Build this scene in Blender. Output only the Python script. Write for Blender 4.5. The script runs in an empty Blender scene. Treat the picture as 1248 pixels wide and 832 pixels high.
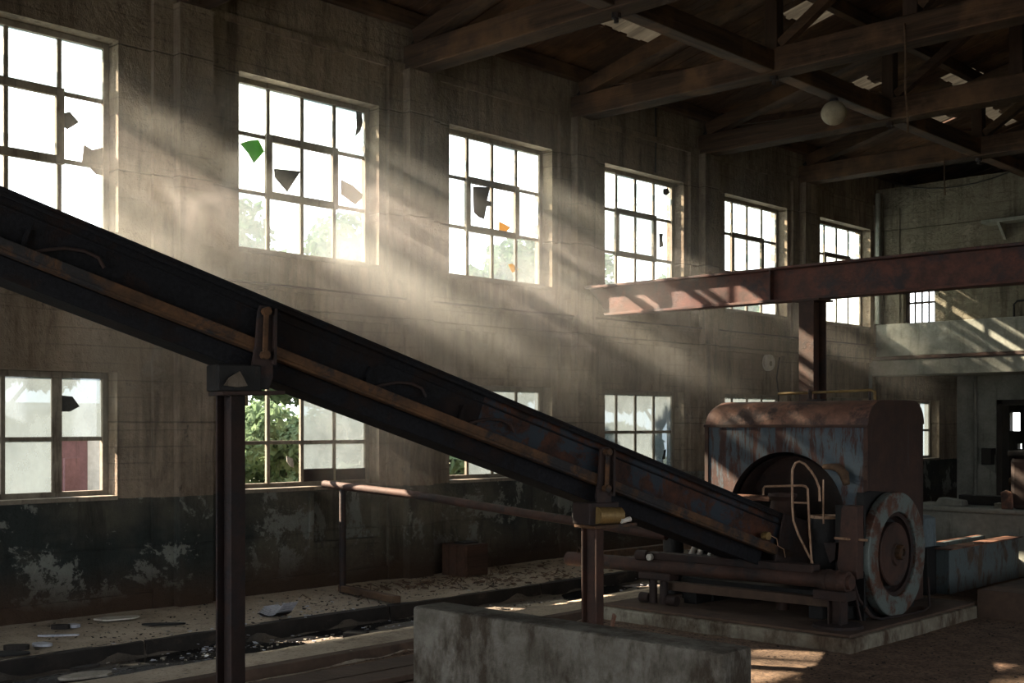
import bpy, bmesh, math, random
from mathutils import Vector, Matrix

SC = bpy.context.scene
COL = SC.collection
R = random.Random(7)
PI = math.pi

# ------------------------------------------------------------------ camera
cam_d = bpy.data.cameras.new('camera')
cam = bpy.data.objects.new('camera', cam_d)
COL.objects.link(cam)
cam.location = (10.76, 0, 1.8)
cam.rotation_euler = (PI / 2, 0, math.radians(43.3))
cam_d.sensor_width = 36
cam_d.lens = 1469 / 1248 * 36
cam_d.shift_y = 102 / 1248
cam_d.clip_end = 300
SC.camera = cam

# ------------------------------------------------------------------ world, sun, exposure
SC.view_settings.view_transform = 'Standard'
SC.view_settings.look = 'None'
SC.view_settings.gamma = 1
SC.view_settings.use_curve_mapping = False
SC.view_settings.exposure = 0.52
SKY = 3.8
SUN = 34.0
HAZE = 0.0003      # thin haze everywhere
HAZE_CLOUD = 1.1   # denser dust drifting along the long wall
HAZE_FAR = 0.16
HAZE_WISP = 0.7
w = bpy.data.worlds.new('sky')
SC.world = w
w.use_nodes = True
nt = w.node_tree
nt.nodes.clear()
wo = nt.nodes.new('ShaderNodeOutputWorld')
wb = nt.nodes.new('ShaderNodeBackground')
tc = nt.nodes.new('ShaderNodeTexCoord')
sp = nt.nodes.new('ShaderNodeSeparateXYZ')
cr = nt.nodes.new('ShaderNodeValToRGB')
cr.color_ramp.elements[0].position = 0.0
cr.color_ramp.elements[0].color = (0.9, 0.93, 0.95, 1)
cr.color_ramp.elements[1].position = 0.7
cr.color_ramp.elements[1].color = (0.76, 0.84, 0.94, 1)
nt.links.new(tc.outputs['Generated'], sp.inputs[0])
nt.links.new(sp.outputs['Z'], cr.inputs[0])
nt.links.new(cr.outputs[0], wb.inputs[0])
wb.inputs[1].default_value = SKY
nt.links.new(wb.outputs[0], wo.inputs[0])

sd = bpy.data.lights.new('sun', 'SUN')
sd.energy = SUN
sd.color = (1.0, 0.80, 0.60)
sd.angle = math.radians(0.7)
so = bpy.data.objects.new('sun', sd)
COL.objects.link(so)
to_sun = Vector((-1, -0.455, 0.66))
so.rotation_euler = to_sun.to_track_quat('Z', 'Y').to_euler()
so.location = (-8, -4, 9)

cy = SC.cycles
cy.use_denoising = True
try:
    cy.denoiser = 'OPENIMAGEDENOISE'
    cy.denoising_prefilter = 'ACCURATE'
except Exception:
    pass
cy.max_bounces = 7
cy.diffuse_bounces = 4
cy.glossy_bounces = 2
cy.transmission_bounces = 3
cy.volume_bounces = 1
cy.transparent_max_bounces = 8
cy.sample_clamp_indirect = 4
cy.volume_step_rate = 0.6
cy.caustics_reflective = False
cy.caustics_refractive = False


def portal(x, y0, y1, z0, z1, sgn):
    d = bpy.data.lights.new('window_portal', 'AREA')
    d.shape = 'RECTANGLE'
    d.size = z1 - z0
    d.size_y = y1 - y0
    d.cycles.is_portal = True
    o = bpy.data.objects.new('window_portal', d)
    COL.objects.link(o)
    o.location = (x, (y0 + y1) / 2, (z0 + z1) / 2)
    o.rotation_euler = (0, -PI / 2 if sgn > 0 else PI / 2, 0)


# ------------------------------------------------------------------ materials
def srgb(h):
    out = []
    for i in (0, 2, 4):
        c = int(h[i:i + 2], 16) / 255
        out.append(c / 12.92 if c <= .04045 else ((c + .055) / 1.055) ** 2.4)
    return (*out, 1)


class NT:
    def __init__(s, name):
        s.m = bpy.data.materials.new(name)
        s.m.use_nodes = True
        s.t = s.m.node_tree
        s.t.nodes.clear()
        s.out = s.n('OutputMaterial')
        s.tc = s.n('TexCoord')

    def n(s, typ, **kw):
        nd = s.t.nodes.new('ShaderNode' + typ)
        for k, v in kw.items():
            setattr(nd, k, v)
        return nd

    def l(s, a, b):
        s.t.links.new(a, b)

    def co(s, scale=(1, 1, 1), loc=(0, 0, 0)):
        mp = s.n('Mapping')
        mp.inputs['Scale'].default_value = scale
        mp.inputs['Location'].default_value = loc
        s.l(s.tc.outputs['Object'], mp.inputs['Vector'])
        return mp.outputs[0]

    def noise(s, scale, st=(1, 1, 1), detail=5, rough=.6, dist=0, loc=(0, 0, 0)):
        nd = s.n('TexNoise')
        nd.inputs['Scale'].default_value = scale
        nd.inputs['Detail'].default_value = detail
        nd.inputs['Roughness'].default_value = rough
        nd.inputs['Distortion'].default_value = dist
        s.l(s.co(st, loc), nd.inputs['Vector'])
        return nd.outputs[0]

    def ramp(s, fac, a, b, ca=(0, 0, 0, 1), cb=(1, 1, 1, 1)):
        r = s.n('ValToRGB')
        r.color_ramp.elements[0].position = a
        r.color_ramp.elements[1].position = b
        r.color_ramp.elements[0].color = ca
        r.color_ramp.elements[1].color = cb
        s.l(fac, r.inputs[0])
        return r.outputs[0]

    def mix(s, fac, a, b, mode='MIX'):
        m = s.n('MixRGB', blend_type=mode)
        for v, i in ((fac, 0), (a, 1), (b, 2)):
            if isinstance(v, (int, float)):
                m.inputs[i].default_value = v
            elif isinstance(v, tuple):
                m.inputs[i].default_value = v
            else:
                s.l(v, m.inputs[i])
        return m.outputs[0]

    def math(s, op, a, b=0.0):
        m = s.n('Math', operation=op)
        for v, i in ((a, 0), (b, 1)):
            if isinstance(v, (int, float)):
                m.inputs[i].default_value = v
            else:
                s.l(v, m.inputs[i])
        return m.outputs[0]

    def bump(s, h, strength=.4, dist=.02, prev=None):
        b = s.n('Bump')
        b.inputs['Strength'].default_value = strength
        b.inputs['Distance'].default_value = dist
        s.l(h, b.inputs['Height'])
        if prev is not None:
            s.l(prev, b.inputs['Normal'])
        return b.outputs[0]

    def pbr(s, col, rough=.8, metal=0, normal=None, spec=.3):
        p = s.n('BsdfPrincipled')
        for v, k in ((col, 'Base Color'), (rough, 'Roughness'), (metal, 'Metallic'), (spec, 'Specular IOR Level')):
            if isinstance(v, (int, float, tuple)):
                p.inputs[k].default_value = v
            else:
                s.l(v, p.inputs[k])
        if normal is not None:
            s.l(normal, p.inputs['Normal'])
        s.l(p.outputs[0], s.out.inputs[0])
        return p


def grunge(name, c1, c2, c3, scale=2.0, streak=(6, 6, .5), rough=.85, metal=0, bump=.4, t3=(.55, .7), bd=.01, spec=.3):
    a = NT(name)
    n1 = a.noise(scale, detail=8, rough=.65)
    n2 = a.noise(scale * .8, streak, detail=6, rough=.7, loc=(3, 1, 7))
    n3 = a.noise(scale * 9, detail=4)
    c = a.mix(a.ramp(n1, .35, .65), srgb(c1), srgb(c2))
    c = a.mix(a.ramp(n2, *t3), c, srgb(c3))
    c = a.mix(.5, c, a.ramp(n3, .2, .8, (.35, .35, .35, 1), (1, 1, 1, 1)), 'MULTIPLY')
    h = a.math('ADD', n3, a.math('MULTIPLY', n1, 2.0))
    a.pbr(c, rough, metal, a.bump(h, bump, bd), spec)
    return a.m


def wall_material(name, c_hi, c_lo, c_streak, dado):
    a = NT(name)
    n1 = a.noise(.9, detail=8, rough=.65)
    n2 = a.noise(1.0, (2.6, 2.6, .5), detail=9, rough=.78, dist=.4, loc=(2, 9, 4))
    n2b = a.noise(2.6, (5, 5, .22), detail=4, rough=.6, dist=.25, loc=(5, 2, 1))
    n3 = a.noise(14, detail=5, rough=.7)
    n4 = a.noise(1.7, detail=9, rough=.72, dist=.6, loc=(7, 3, 2))
    n5 = a.noise(.55, (1, 1, 1.4), detail=4, loc=(1, 8, 3))
    c = a.mix(a.ramp(n1, .3, .7), srgb(c_hi), srgb(c_lo))
    c = a.mix(a.ramp(n2, .48, .68), c, srgb(c_streak))
    c = a.mix(a.math('MULTIPLY', a.ramp(n2b, .45, .7), a.ramp(n5, .4, .6)), c, a.mix(.5, c, (.02, .015, .01, 1)))
    c = a.mix(a.ramp(n4, .6, .66), c, srgb('8d8375'))
    # board-marked concrete: horizontal lifts and joints
    sep = a.n('SeparateXYZ')
    a.l(a.co(), sep.inputs[0])
    fz = a.math('FRACT', a.math('MULTIPLY', sep.outputs['Z'], 1 / 1.22))
    joint = a.ramp(a.math('ABSOLUTE', a.math('SUBTRACT', fz, a.math('ADD', .497, a.math('MULTIPLY', n1, .01)))), .003, .009)
    c = a.mix(joint, a.mix(.5, c, (.02, .018, .015, 1)), c)
    bands = a.math('FRACT', a.math('ADD', a.math('MULTIPLY', sep.outputs['Z'], 6.2), a.math('MULTIPLY', n1, .25)))
    bands = a.math('MULTIPLY', a.ramp(bands, .88, .99), a.ramp(a.noise(.8, (1, 1, 3), detail=3, loc=(6, 6, 2)), .45, .6))
    c = a.mix(a.math('MULTIPLY', bands, .5), c, srgb('2e2720'))
    big = a.ramp(a.noise(.42, (1, 1, .8), detail=7, rough=.7, dist=.8, loc=(3, 7, 5)), .38, .62)
    c = a.mix(big, a.mix(.42, c, srgb('241d17')), c)
    pit = a.ramp(a.noise(7, detail=6, rough=.75, loc=(1, 1, 9)), .6, .68)
    c = a.mix(a.math('MULTIPLY', pit, .6), c, srgb('2a231d'))
    # brown water runs high up
    run = a.math('MULTIPLY', a.ramp(a.noise(1.2, (3, 3.2, .55), detail=3, loc=(9, 5, 0)), .6, .72), a.ramp(sep.outputs['Z'], .0, .1))
    c = a.mix(a.math('MULTIPLY', run, .55), c, srgb('2b1d15'))
    if dado:
        edge = a.math('ADD', sep.outputs['Z'], a.math('MULTIPLY', n4, .05))
        below = a.math('LESS_THAN', edge, 1.115)
        paint = a.mix(a.ramp(n5, .4, .62), srgb('2a2f2d'), srgb('595549'))
        paint = a.mix(a.ramp(n2, .5, .7), paint, srgb('1d1e1c'))
        paint = a.mix(a.ramp(a.noise(1.3, detail=10, rough=.75, dist=.4, loc=(0, 4, 8)), .535, .56), paint, srgb('6f716a'))
        low = a.ramp(a.math('ADD', sep.outputs['Z'], a.math('MULTIPLY', n1, .5)), .35, .75)
        paint = a.mix(low, srgb('3d2f24'), paint)
        c = a.mix(below, c, paint)
    c = a.mix(.45, c, a.ramp(n3, .25, .75, (.4, .4, .4, 1), (1, 1, 1, 1)), 'MULTIPLY')
    h = a.math('ADD', n3, a.math('MULTIPLY', n4, 2.5))
    h = a.math('ADD', h, a.math('MULTIPLY', joint, .6))
    a.pbr(c, .9, 0, a.bump(h, .8, .03), .2)
    return a.m


def floor_material():
    a = NT('dirty_concrete_floor')
    n1 = a.noise(.7, detail=9, rough=.65)
    n2 = a.noise(5, detail=8, rough=.75, loc=(3, 3, 0))
    n3 = a.noise(30, detail=4, rough=.7)
    n4 = a.noise(.8, (1, .35, 1), detail=6, rough=.6, dist=.5, loc=(5, 1, 0))
    c = a.mix(a.ramp(n1, .35, .65), srgb('b0a390'), srgb('877b6b'))
    c = a.mix(a.ramp(n2, .52, .75), c, srgb('65574a'))
    c = a.mix(a.ramp(n3, .55, .72), c, srgb('3a3028'))
    sep = a.n('SeparateXYZ')
    a.l(a.co(), sep.inputs[0])
    dirt = a.mix(a.ramp(n2, .4, .65), srgb('7a6350'), srgb('4f3d30'))
    dirt = a.mix(a.ramp(n3, .5, .62), dirt, srgb('3a2c23'))
    c = a.mix(a.math('GREATER_THAN', a.math('ADD', sep.outputs['X'], a.math('MULTIPLY', n1, .2)), 3.72), c, dirt)
    low = a.math('LESS_THAN', sep.outputs['Z'], -.018)
    wet = a.math('MULTIPLY', a.ramp(n4, .44, .52), low)
    c = a.mix(low, c, a.mix(.72, c, srgb('26221f')))  # damp channel bottom, plus kerb face shade put into the colour
    c = a.mix(wet, c, srgb('1b1a19'))
    rough = a.math('SUBTRACT', .92, a.math('MULTIPLY', wet, .72))
    h = a.math('ADD', n3, a.math('MULTIPLY', n2, 2.2))
    a.pbr(c, rough, 0, a.bump(h, .7, .02), .35)
    return a.m


def wood(name, c1, c2, c3, axis=0, rough=.8):
    a = NT(name)
    st = [14, 14, 14]
    st[axis] = .7
    n1 = a.noise(1.1, tuple(st), detail=6, rough=.7, dist=.3)
    n2 = a.noise(1.3, detail=6, rough=.6, loc=(4, 4, 4))
    c = a.mix(a.ramp(n1, .35, .65), srgb(c1), srgb(c2))
    c = a.mix(a.ramp(n2, .5, .68), c, srgb(c3))
    a.pbr(c, rough, 0, a.bump(n1, .6, .012), .25)
    return a.m


def rust_paint(name, rust1, rust2, paint, tp=(.5, .56), streak=(5, 5, .6), scale=1.6, rough=.7, metal=.1, spec=.4):
    a = NT(name)
    n1 = a.noise(scale * 2, detail=9, rough=.7)
    n2 = a.noise(scale, streak, detail=9, rough=.75, dist=.3, loc=(2, 5, 1))
    n3 = a.noise(scale * 18, detail=4, rough=.7)
    c = a.mix(a.ramp(n1, .38, .62), srgb(rust1), srgb(rust2))
    pt = a.mix(a.ramp(n3, .3, .7), srgb(paint), a.mix(.5, srgb(paint), (.02, .02, .025, 1)))
    m = a.ramp(n2, *tp)
    c = a.mix(m, c, pt)
    c = a.mix(.5, c, a.ramp(n3, .25, .75, (.45, .45, .45, 1), (1, 1, 1, 1)), 'MULTIPLY')
    h = a.math('ADD', n3, a.math('MULTIPLY', m, .8))
    a.pbr(c, rough, metal, a.bump(h, .45, .006), spec)
    return a.m


def glass_material(name, dirt, tint=(.80, .86, .84, 1), run=0.0, clear=(.93, .96, .95, 1)):
    a = NT(name)
    n1 = a.noise(1.4, detail=6, rough=.65, dist=.4)
    n2 = a.noise(9, (1, 1, .5), detail=5, loc=(1, 2, 3))
    f = a.math('MULTIPLY', a.ramp(n1, .3, .7), a.ramp(n2, .1, .8))
    f = a.math('ADD', dirt * .5, a.math('MULTIPLY', f, dirt))
    if run:   # grime bands added across the panes to cut the sun into streaks
        n3 = a.noise(1.0, (1, .4, 7.5), detail=3, rough=.5, loc=(2, 1, 3))
        sz = a.n('SeparateXYZ')
        a.l(a.co(), sz.inputs[0])
        up = a.ramp(a.math('MULTIPLY', sz.outputs['Z'], .1), .425, .435)     # bands kept off the bottom row so foliage shows
        f = a.math('MINIMUM', a.math('ADD', f, a.math('MULTIPLY', a.math('MULTIPLY', a.ramp(n3, .47, .53), up), run)), .95)
    tr = a.n('BsdfTransparent')
    tr.inputs[0].default_value = clear
    tl = a.n('BsdfTranslucent')
    tl.inputs[0].default_value = tint
    gl = a.n('BsdfGlossy')
    gl.inputs['Roughness'].default_value = .05
    m1 = a.n('MixShader')
    a.l(f, m1.inputs[0]); a.l(tr.outputs[0], m1.inputs[1]); a.l(tl.outputs[0], m1.inputs[2])
    m2 = a.n('MixShader')
    m2.inputs[0].default_value = .05
    a.l(m1.outputs[0], m2.inputs[1]); a.l(gl.outputs[0], m2.inputs[2])
    a.l(m2.outputs[0], a.out.inputs[0])
    return a.m


def leaf_material(name, c1, c2):
    a = NT(name)
    n1 = a.noise(3.5, detail=3)
    c = a.mix(a.ramp(n1, .35, .65), srgb(c1), srgb(c2))
    d = a.n('BsdfDiffuse'); t = a.n('BsdfTranslucent'); m = a.n('MixShader')
    a.l(c, d.inputs[0]); a.l(c, t.inputs[0])
    m.inputs[0].default_value = .5
    a.l(d.outputs[0], m.inputs[1]); a.l(t.outputs[0], m.inputs[2])
    a.l(m.outputs[0], a.out.inputs[0])
    return a.m


def sheet_material():
    a = NT('dirty_translucent_roofing')
    n1 = a.noise(1.2, (1, 6, 1), detail=5)
    c = a.mix(a.ramp(n1, .35, .65), srgb('8a8271'), srgb('5c564b'))
    d = a.n('BsdfDiffuse'); t = a.n('BsdfTranslucent'); m = a.n('MixShader')
    a.l(a.mix(.93, c, (0, 0, 0, 1)), t.inputs[0]); a.l(c, d.inputs[0])
    m.inputs[0].default_value = .5
    a.l(d.outputs[0], m.inputs[1]); a.l(t.outputs[0], m.inputs[2])
    a.l(m.outputs[0], a.out.inputs[0])
    return a.m


M = {}
M['wall'] = wall_material('stained_plaster_wall', 'a39380', '81725f', '54473a', True)
M['endwall'] = wall_material('stained_end_wall', '8a8473', '6c6658', '4e483d', True)
M['floor'] = floor_material()
M['wood'] = wood('dark_roof_timber', '4b3727', '231812', '5f4631', 0)
M['wood_y'] = wood('dark_tie_timber', '4b3727', '231812', '5f4631', 1)
M['wood_z'] = wood('dark_post_timber', '3c2b20', '2a1e17', '4b382b', 2)
M['plank'] = wood('brown_roof_plank', '4b3425', '352418', '6b4e36', 0)
M['old_wood'] = wood('old_brown_board', '5f4a38', '403024', '2a2019', 0)
M['crate'] = wood('crate_board', '432d21', '2f2018', '20160f', 1)
M['frame'] = grunge('grimy_window_paint', '8a8172', '665e52', '463c32', 3, (6, 6, .6))
M['glass'] = glass_material('dusty_glass', .08, (.36, .44, .48, 1), run=.85)
M['glass_d'] = glass_material('grimy_glass', .5, (.2, .225, .23, 1), clear=(.42, .46, .48, 1))
M['glass_f'] = glass_material('sun_dimming_frosted_glass', .92, (.62, .7, .72, 1), run=.5)
M['shard'] = grunge('blackened_glass', '2b2b2c', '1a1a1b', '3d3935', 4)
M['shard_b'] = grunge('brown_broken_glass', '6a6054', '51473c', '3b332a', 4)
M['leaf_g'] = leaf_material('bright_green_leaf', '6fae3a', '4f8f2c')
M['leaf_y'] = leaf_material('yellow_leaf', 'c9a94a', 'a98a38')
M['leaf1'] = leaf_material('tree_leaf', '4c6447', '374c33')
M['leaf2'] = leaf_material('shrub_leaf', '7d9273', '566c4f')
M['bark'] = wood('bark', '5b5044', '40372e', '2e2720', 2)
M['black_steel'] = rust_paint('blackened_steel', '211714', '110f10', '0b0c0f', (.44, .5), (1, 1, 1), 2.2, .8, 0, .15)
M['blue_steel'] = rust_paint('worn_blue_steel', '4a2c1e', '1e1614', '2b343c', (.47, .53), (1, 1, 1), 2.6, .75, 0, .2)
M['rust_edge'] = rust_paint('rusty_flange', '5e3f24', '33210f', '171413', (.5, .58), (1, 1, 1), 2.2, .75)
M['rust'] = rust_paint('red_brown_rust', '493026', '2f211b', '211b19', (.55, .64), (1, 1, 1), 2.2, .75)
M['rust_beam'] = rust_paint('purple_brown_rust', '64392f', '402720', '30262a', (.5, .62), (1, 1, 1), 2.4, .65)
M['rust_dark'] = rust_paint('dark_rust', '33211a', '211613', '161212', (.5, .62), (1, 1, 1), 2.5, .75)
M['housing'] = rust_paint('blue_paint_with_rust', '4c2a20', '2f1e1b', '4c5c66', (.47, .53), (4, 4, .6), 2.0, .65)
M['housing_side'] = rust_paint('dark_brown_rusted_side', '3f291f', '281b17', '303239', (.6, .68), (6, 6, .5), 1.3, .7)
M['hood'] = rust_paint('pinkish_rust_hood', '86604e', '5f4135', '3f2822', (.5, .6), (1, 1, 1), 2.6, .6)
M['wheel'] = rust_paint('grey_blue_wheel_paint', '5a3a2a', '44291f', '6c7671', (.45, .53), (1, 1, 1), 3.6, .6)
M['black'] = grunge('black_parts_and_shade', '161515', '0e0d0d', '221d1a', 3, rough=.7)
M['rod'] = grunge('bare_worn_rod', 'a98a70', '8a6a50', '5d4030', 6, rough=.45, metal=.4, spec=.5)
M['brass'] = grunge('dull_brass', '8b7348', '6a5534', '463522', 6, rough=.5, metal=.4)
M['concrete'] = grunge('grey_block_concrete', '78746b', '555147', '3a3126', 3.2, (1.6, 1.6, .7), bump=1, t3=(.46, .6), bd=.02)
M['pad'] = grunge('worn_pad_concrete', '8f8b7c', '6b6152', '463729', 2.6, (2, 2, 1), bump=.8, t3=(.45, .62))
M['pad_top'] = grunge('oily_pad_top', '5d4a3d', '46382e', '31271f', 1.6, (1, 1, 1), bump=.5)
M['plaster_lt'] = grunge('pale_rough_plaster', '8d8e86', '6f7069', '54534b', 2.0, (3, 3, .5), bump=.5)
M['ledge'] = grunge('pale_gallery_concrete', '95968e', '77786f', '5a5950', 2.2, (4, 4, .5), bump=.6, t3=(.55, .75))
M['blueblock'] = grunge('blue_grey_block', '6b777b', '566064', '40464a', 3)
M['troughside'] = rust_paint('grey_green_trough', '574a3e', '3b302a', '606c6d', (.42, .5), (2, 2, 1), 2.0, .8)
M['dark_door'] = grunge('dark_door_paint', '34302d', '252220', '1a1817', 3)
M['white'] = grunge('white_enamel', 'cfcac0', 'b5afa3', '8d8578', 5, rough=.4)
M['paper'] = grunge('torn_paper', 'b9bcc4', '9a9da6', '77777a', 5)
M['lamp'] = grunge('cream_enamel', 'a39a86', '8c836f', '6f6654', 2, bump=.1)
M['chip'] = grunge('dark_chip', '2c2724', '1c1917', '3b332c', 6)
M['chip_l'] = grunge('pale_chip', 'a8a296', '7d766a', '5c544a', 6)
M['kerb'] = grunge('shade_toned_kerb', '2c2723', '1a1715', '453c33', 3, (2, 1, 2), t3=(.58, .7))
M['rubber'] = grunge('black_cable', '191717', '100f0f', '25211e', 5, rough=.6)
M['outer_wall'] = grunge('white_outer_wall', 'd8dadb', 'c4c8ca', 'a9adaf', 1.2, bump=.1)
M['maroon'] = grunge('maroon_shutter', '75565a', '5f4549', '4a3539', 2, bump=.1)
M['ground'] = grunge('outer_ground', '7d7a5f', '5f6545', '4c5238', 1.5)
M['sheet'] = sheet_material()
a = NT('puddle_water')
a.pbr(srgb('17181a'), .06, 0, a.bump(a.noise(6, detail=3), .08, .01), .6)
M['water'] = a.m


# ------------------------------------------------------------------ mesh helpers
class MB:
    def __init__(s):
        s.v = []
        s.f = []

    def add(s, vs, fs):
        k = len(s.v)
        s.v += [tuple(p) for p in vs]
        s.f += [tuple(i + k for i in q) for q in fs]
        return s

    def box(s, x0, x1, y0, y1, z0, z1):
        vs = [(x, y, z) for z in (z0, z1) for y in (y0, y1) for x in (x0, x1)]
        return s.add(vs, [(0, 2, 3, 1), (4, 5, 7, 6), (0, 1, 5, 4), (2, 6, 7, 3), (0, 4, 6, 2), (1, 3, 7, 5)])

    def bar(s, p, q, w, h, up=(0, 0, 1), off=(0, 0)):
        """box section from p to q, w across, h along 'up'"""
        p, q = Vector(p), Vector(q)
        d = (q - p).normalized()
        u = Vector(up)
        side = d.cross(u).normalized()
        u = side.cross(d).normalized()
        vs = []
        for c in (p, q):
            for a_, b_ in ((-1, -1), (1, -1), (1, 1), (-1, 1)):
                vs.append(c + side * (a_ * w / 2 + off[0]) + u * (b_ * h / 2 + off[1]))
        return s.add(vs, [(3, 2, 1, 0), (4, 5, 6, 7), (0, 1, 5, 4), (1, 2, 6, 5), (2, 3, 7, 6), (3, 0, 4, 7)])

    def tube(s, pts, r, n=10, cap=True):
        pts = [Vector(p) for p in pts]
        rs = r if isinstance(r, (list, tuple)) else [r] * len(pts)
        ref = None
        rings = []
        for i, p in enumerate(pts):
            d = (pts[min(i + 1, len(pts) - 1)] - pts[max(i - 1, 0)]).normalized()
            if ref is None:
                ref = d.orthogonal().normalized()
            ref = (ref - d * ref.dot(d)).normalized()
            b = d.cross(ref)
            rings.append([p + (ref * math.cos(2 * PI * k / n) + b * math.sin(2 * PI * k / n)) * rs[i] for k in range(n)])
        vs = [p for rg in rings for p in rg]
        fs = []
        for i in range(len(rings) - 1):
            for k in range(n):
                a_, b_ = i * n + k, i * n + (k + 1) % n
                fs.append((a_, b_, b_ + n, a_ + n))
        if cap:
            fs.append(tuple(range(n - 1, -1, -1)))
            fs.append(tuple((len(rings) - 1) * n + k for k in range(n)))
        return s.add(vs, fs)

    def lathe(s, prof, org, axis='z', n=32, arc=None):
        """prof: list of (radius, height along axis)"""
        vs, fs = [], []
        for r_, h_ in prof:
            for k in range(n):
                t = 2 * PI * k / n
                c_, s_ = r_ * math.cos(t), r_ * math.sin(t)
                p = {'z': (c_, s_, h_), 'x': (h_, c_, s_), 'y': (s_, h_, c_)}[axis]
                vs.append((p[0] + org[0], p[1] + org[1], p[2] + org[2]))
        for i in range(len(prof) - 1):
            for k in range(n):
                a_, b_ = i * n + k, i * n + (k + 1) % n
                fs.append((a_, b_, b_ + n, a_ + n))
        return s.add(vs, fs)

    def prism(s, poly, vec):
        """closed planar polygon (3D points) swept by vec"""
        n = len(poly)
        vs = [Vector(p) for p in poly] + [Vector(p) + Vector(vec) for p in poly]
        fs = [tuple(range(n - 1, -1, -1)), tuple(range(n, 2 * n))]
        for k in range(n):
            j = (k + 1) % n
            fs.append((k, j, j + n, k + n))
        return s.add(vs, fs)

    def build(s, name, mat, parent=None, bevel=0, smooth=False, label=None, kind=None):
        me = bpy.data.meshes.new(name)
        me.from_pydata(s.v, [], s.f)
        bm = bmesh.new()
        bm.from_mesh(me)
        bmesh.ops.recalc_face_normals(bm, faces=bm.faces)
        bm.to_mesh(me)
        bm.free()
        me.materials.append(mat)
        if smooth:
            for p in me.polygons:
                p.use_smooth = True
        o = bpy.data.objects.new(name, me)
        COL.objects.link(o)
        if smooth:
            try:
                md = o.modifiers.new('edges', 'EDGE_SPLIT')
                md.split_angle = math.radians(38)
            except Exception:
                pass
        if bevel:
            b = o.modifiers.new('edge', 'BEVEL')
            b.width = bevel
            b.segments = 2
            b.limit_method = 'ANGLE'
            b.angle_limit = math.radians(40)
        if parent is not None:
            o.parent = parent
            off = parent.location if parent.type == 'EMPTY' else Vector((0, 0, 0))
            o.matrix_parent_inverse = Matrix.Translation(-Vector(off))
        if label:
            o['label'] = label
        if kind:
            o['kind'] = kind
        return o


def tag(o, label, cat, group=None, kind=None):
    o['label'] = label
    o['category'] = cat
    if group:
        o['group'] = group
    if kind:
        o['kind'] = kind
    return o


def thing(name, label, cat, loc, group=None, kind=None):
    o = bpy.data.objects.new(name, None)
    COL.objects.link(o)
    o.location = loc
    o.empty_display_size = .2
    return tag(o, label, cat, group, kind)


def copy_tree(o, loc=None, rz=None):
    def cp(src, parent):
        c = src.copy()
        COL.objects.link(c)
        if parent is not None:
            c.parent = parent
        for ch in [x for x in KIDS.get(src.name, [])]:
            cp(ch, c)
        return c
    KIDS = {}
    for x in bpy.data.objects:
        if x.parent is not None:
            KIDS.setdefault(x.parent.name, []).append(x)
    r = cp(o, None)
    if loc is not None:
        r.location = loc
    if rz is not None:
        r.rotation_euler = (0, 0, rz)
    return r


def struct(o, label, cat):
    return tag(o, label, cat, kind='structure')


# ------------------------------------------------------------------ setting: walls
Y_END = 21.6       # gallery front
Y_BACK = 25.3      # back wall below the gallery
BAY = 3.05
WT = 0.32          # wall thickness
up_open = [(3.3, 5.87)] + [(7.24 + BAY * k, 9.16 + BAY * k) for k in range(5)]
lo_open = [(3.3, 5.86)] + [(7.24 + BAY * k, 9.16 + BAY * k) for k in range(6)]
UZ = (3.65, 5.52)
LZ = (1.11, 2.31)
RECESS = (8.2, 9.14, .5, 1.06)


def wall_grid(mb, holes, u0, u1, z0, z1, put):
    us = sorted({u0, u1, *[h[0] for h in holes], *[h[1] for h in holes]})
    zs = sorted({z0, z1, *[h[2] for h in holes], *[h[3] for h in holes]})
    us = [u for u in us if u0 <= u <= u1]
    zs = [z for z in zs if z0 <= z <= z1]
    for j in range(len(zs) - 1):
        run = None
        for i in range(len(us) - 1):
            uc, zc = (us[i] + us[i + 1]) / 2, (zs[j] + zs[j + 1]) / 2
            solid = not any(h[0] < uc < h[1] and h[2] < zc < h[3] for h in holes)
            if solid:
                run = (run[0], us[i + 1]) if run else (us[i], us[i + 1])
            if (not solid or i == len(us) - 2) and run:
                put(run[0], run[1], zs[j], zs[j + 1])
                run = None


holes = [(a_, b_, *UZ) for a_, b_ in up_open] + [(a_, b_, *LZ) for a_, b_ in lo_open] + [RECESS]
mb = MB()
wall_grid(mb, holes + [(22.2, Y_BACK + .3, 3.7, 5.2)], -3.3, Y_BACK + .3, -.3, 6.72, lambda a_, b_, c_, d_: mb.box(-WT, 0, a_, b_, c_, d_))
# closing slab behind the blind recess
mb.box(-WT, -.12, RECESS[0], RECESS[1], RECESS[2], RECESS[3])
# pilasters, string course and parapet band of the same plaster
for k in range(-3, 6):
    y = 6.44 + BAY * k
    mb.box(-.01, .17, y, y + .38, -.15, 6.0)
    mb.box(-.01, .05, y - .22, y + .60, -.15, 6.0)
mb.box(-.01, .06, -3, Y_BACK, 2.98, 3.24)
mb.box(-.01, .085, -3, Y_BACK, 3.24, 3.28)
mb.box(-.01, .04, -3, Y_BACK, 6.0, 6.08)
o = mb.build('wall_left', M['wall'])
struct(o, 'long stained plaster wall with dark painted dado and two rows of windows', 'wall')

rail = MB()
for (y0, y1, z0, z1) in ((8.14, 9.2, .44, .5), (8.14, 8.2, .5, 1.06), (9.14, 9.2, .5, 1.06)):
    rail.box(.0, .03, y0, y1, z0, z1)
struct(rail.build('trim_1', M['wall'], bevel=.006), 'shallow plaster border round the blind recess under a lower window', 'wall trim')
sk = MB()
for k in range(-3, 7):
    y = 6.22 + BAY * k
    sk.box(0, .035, y + .82, y + BAY, -.02, .16)
struct(sk.build('baseboard_left', M['wall'], bevel=.01), 'low dark plaster skirting along the foot of the windowed wall', 'skirting')

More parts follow.
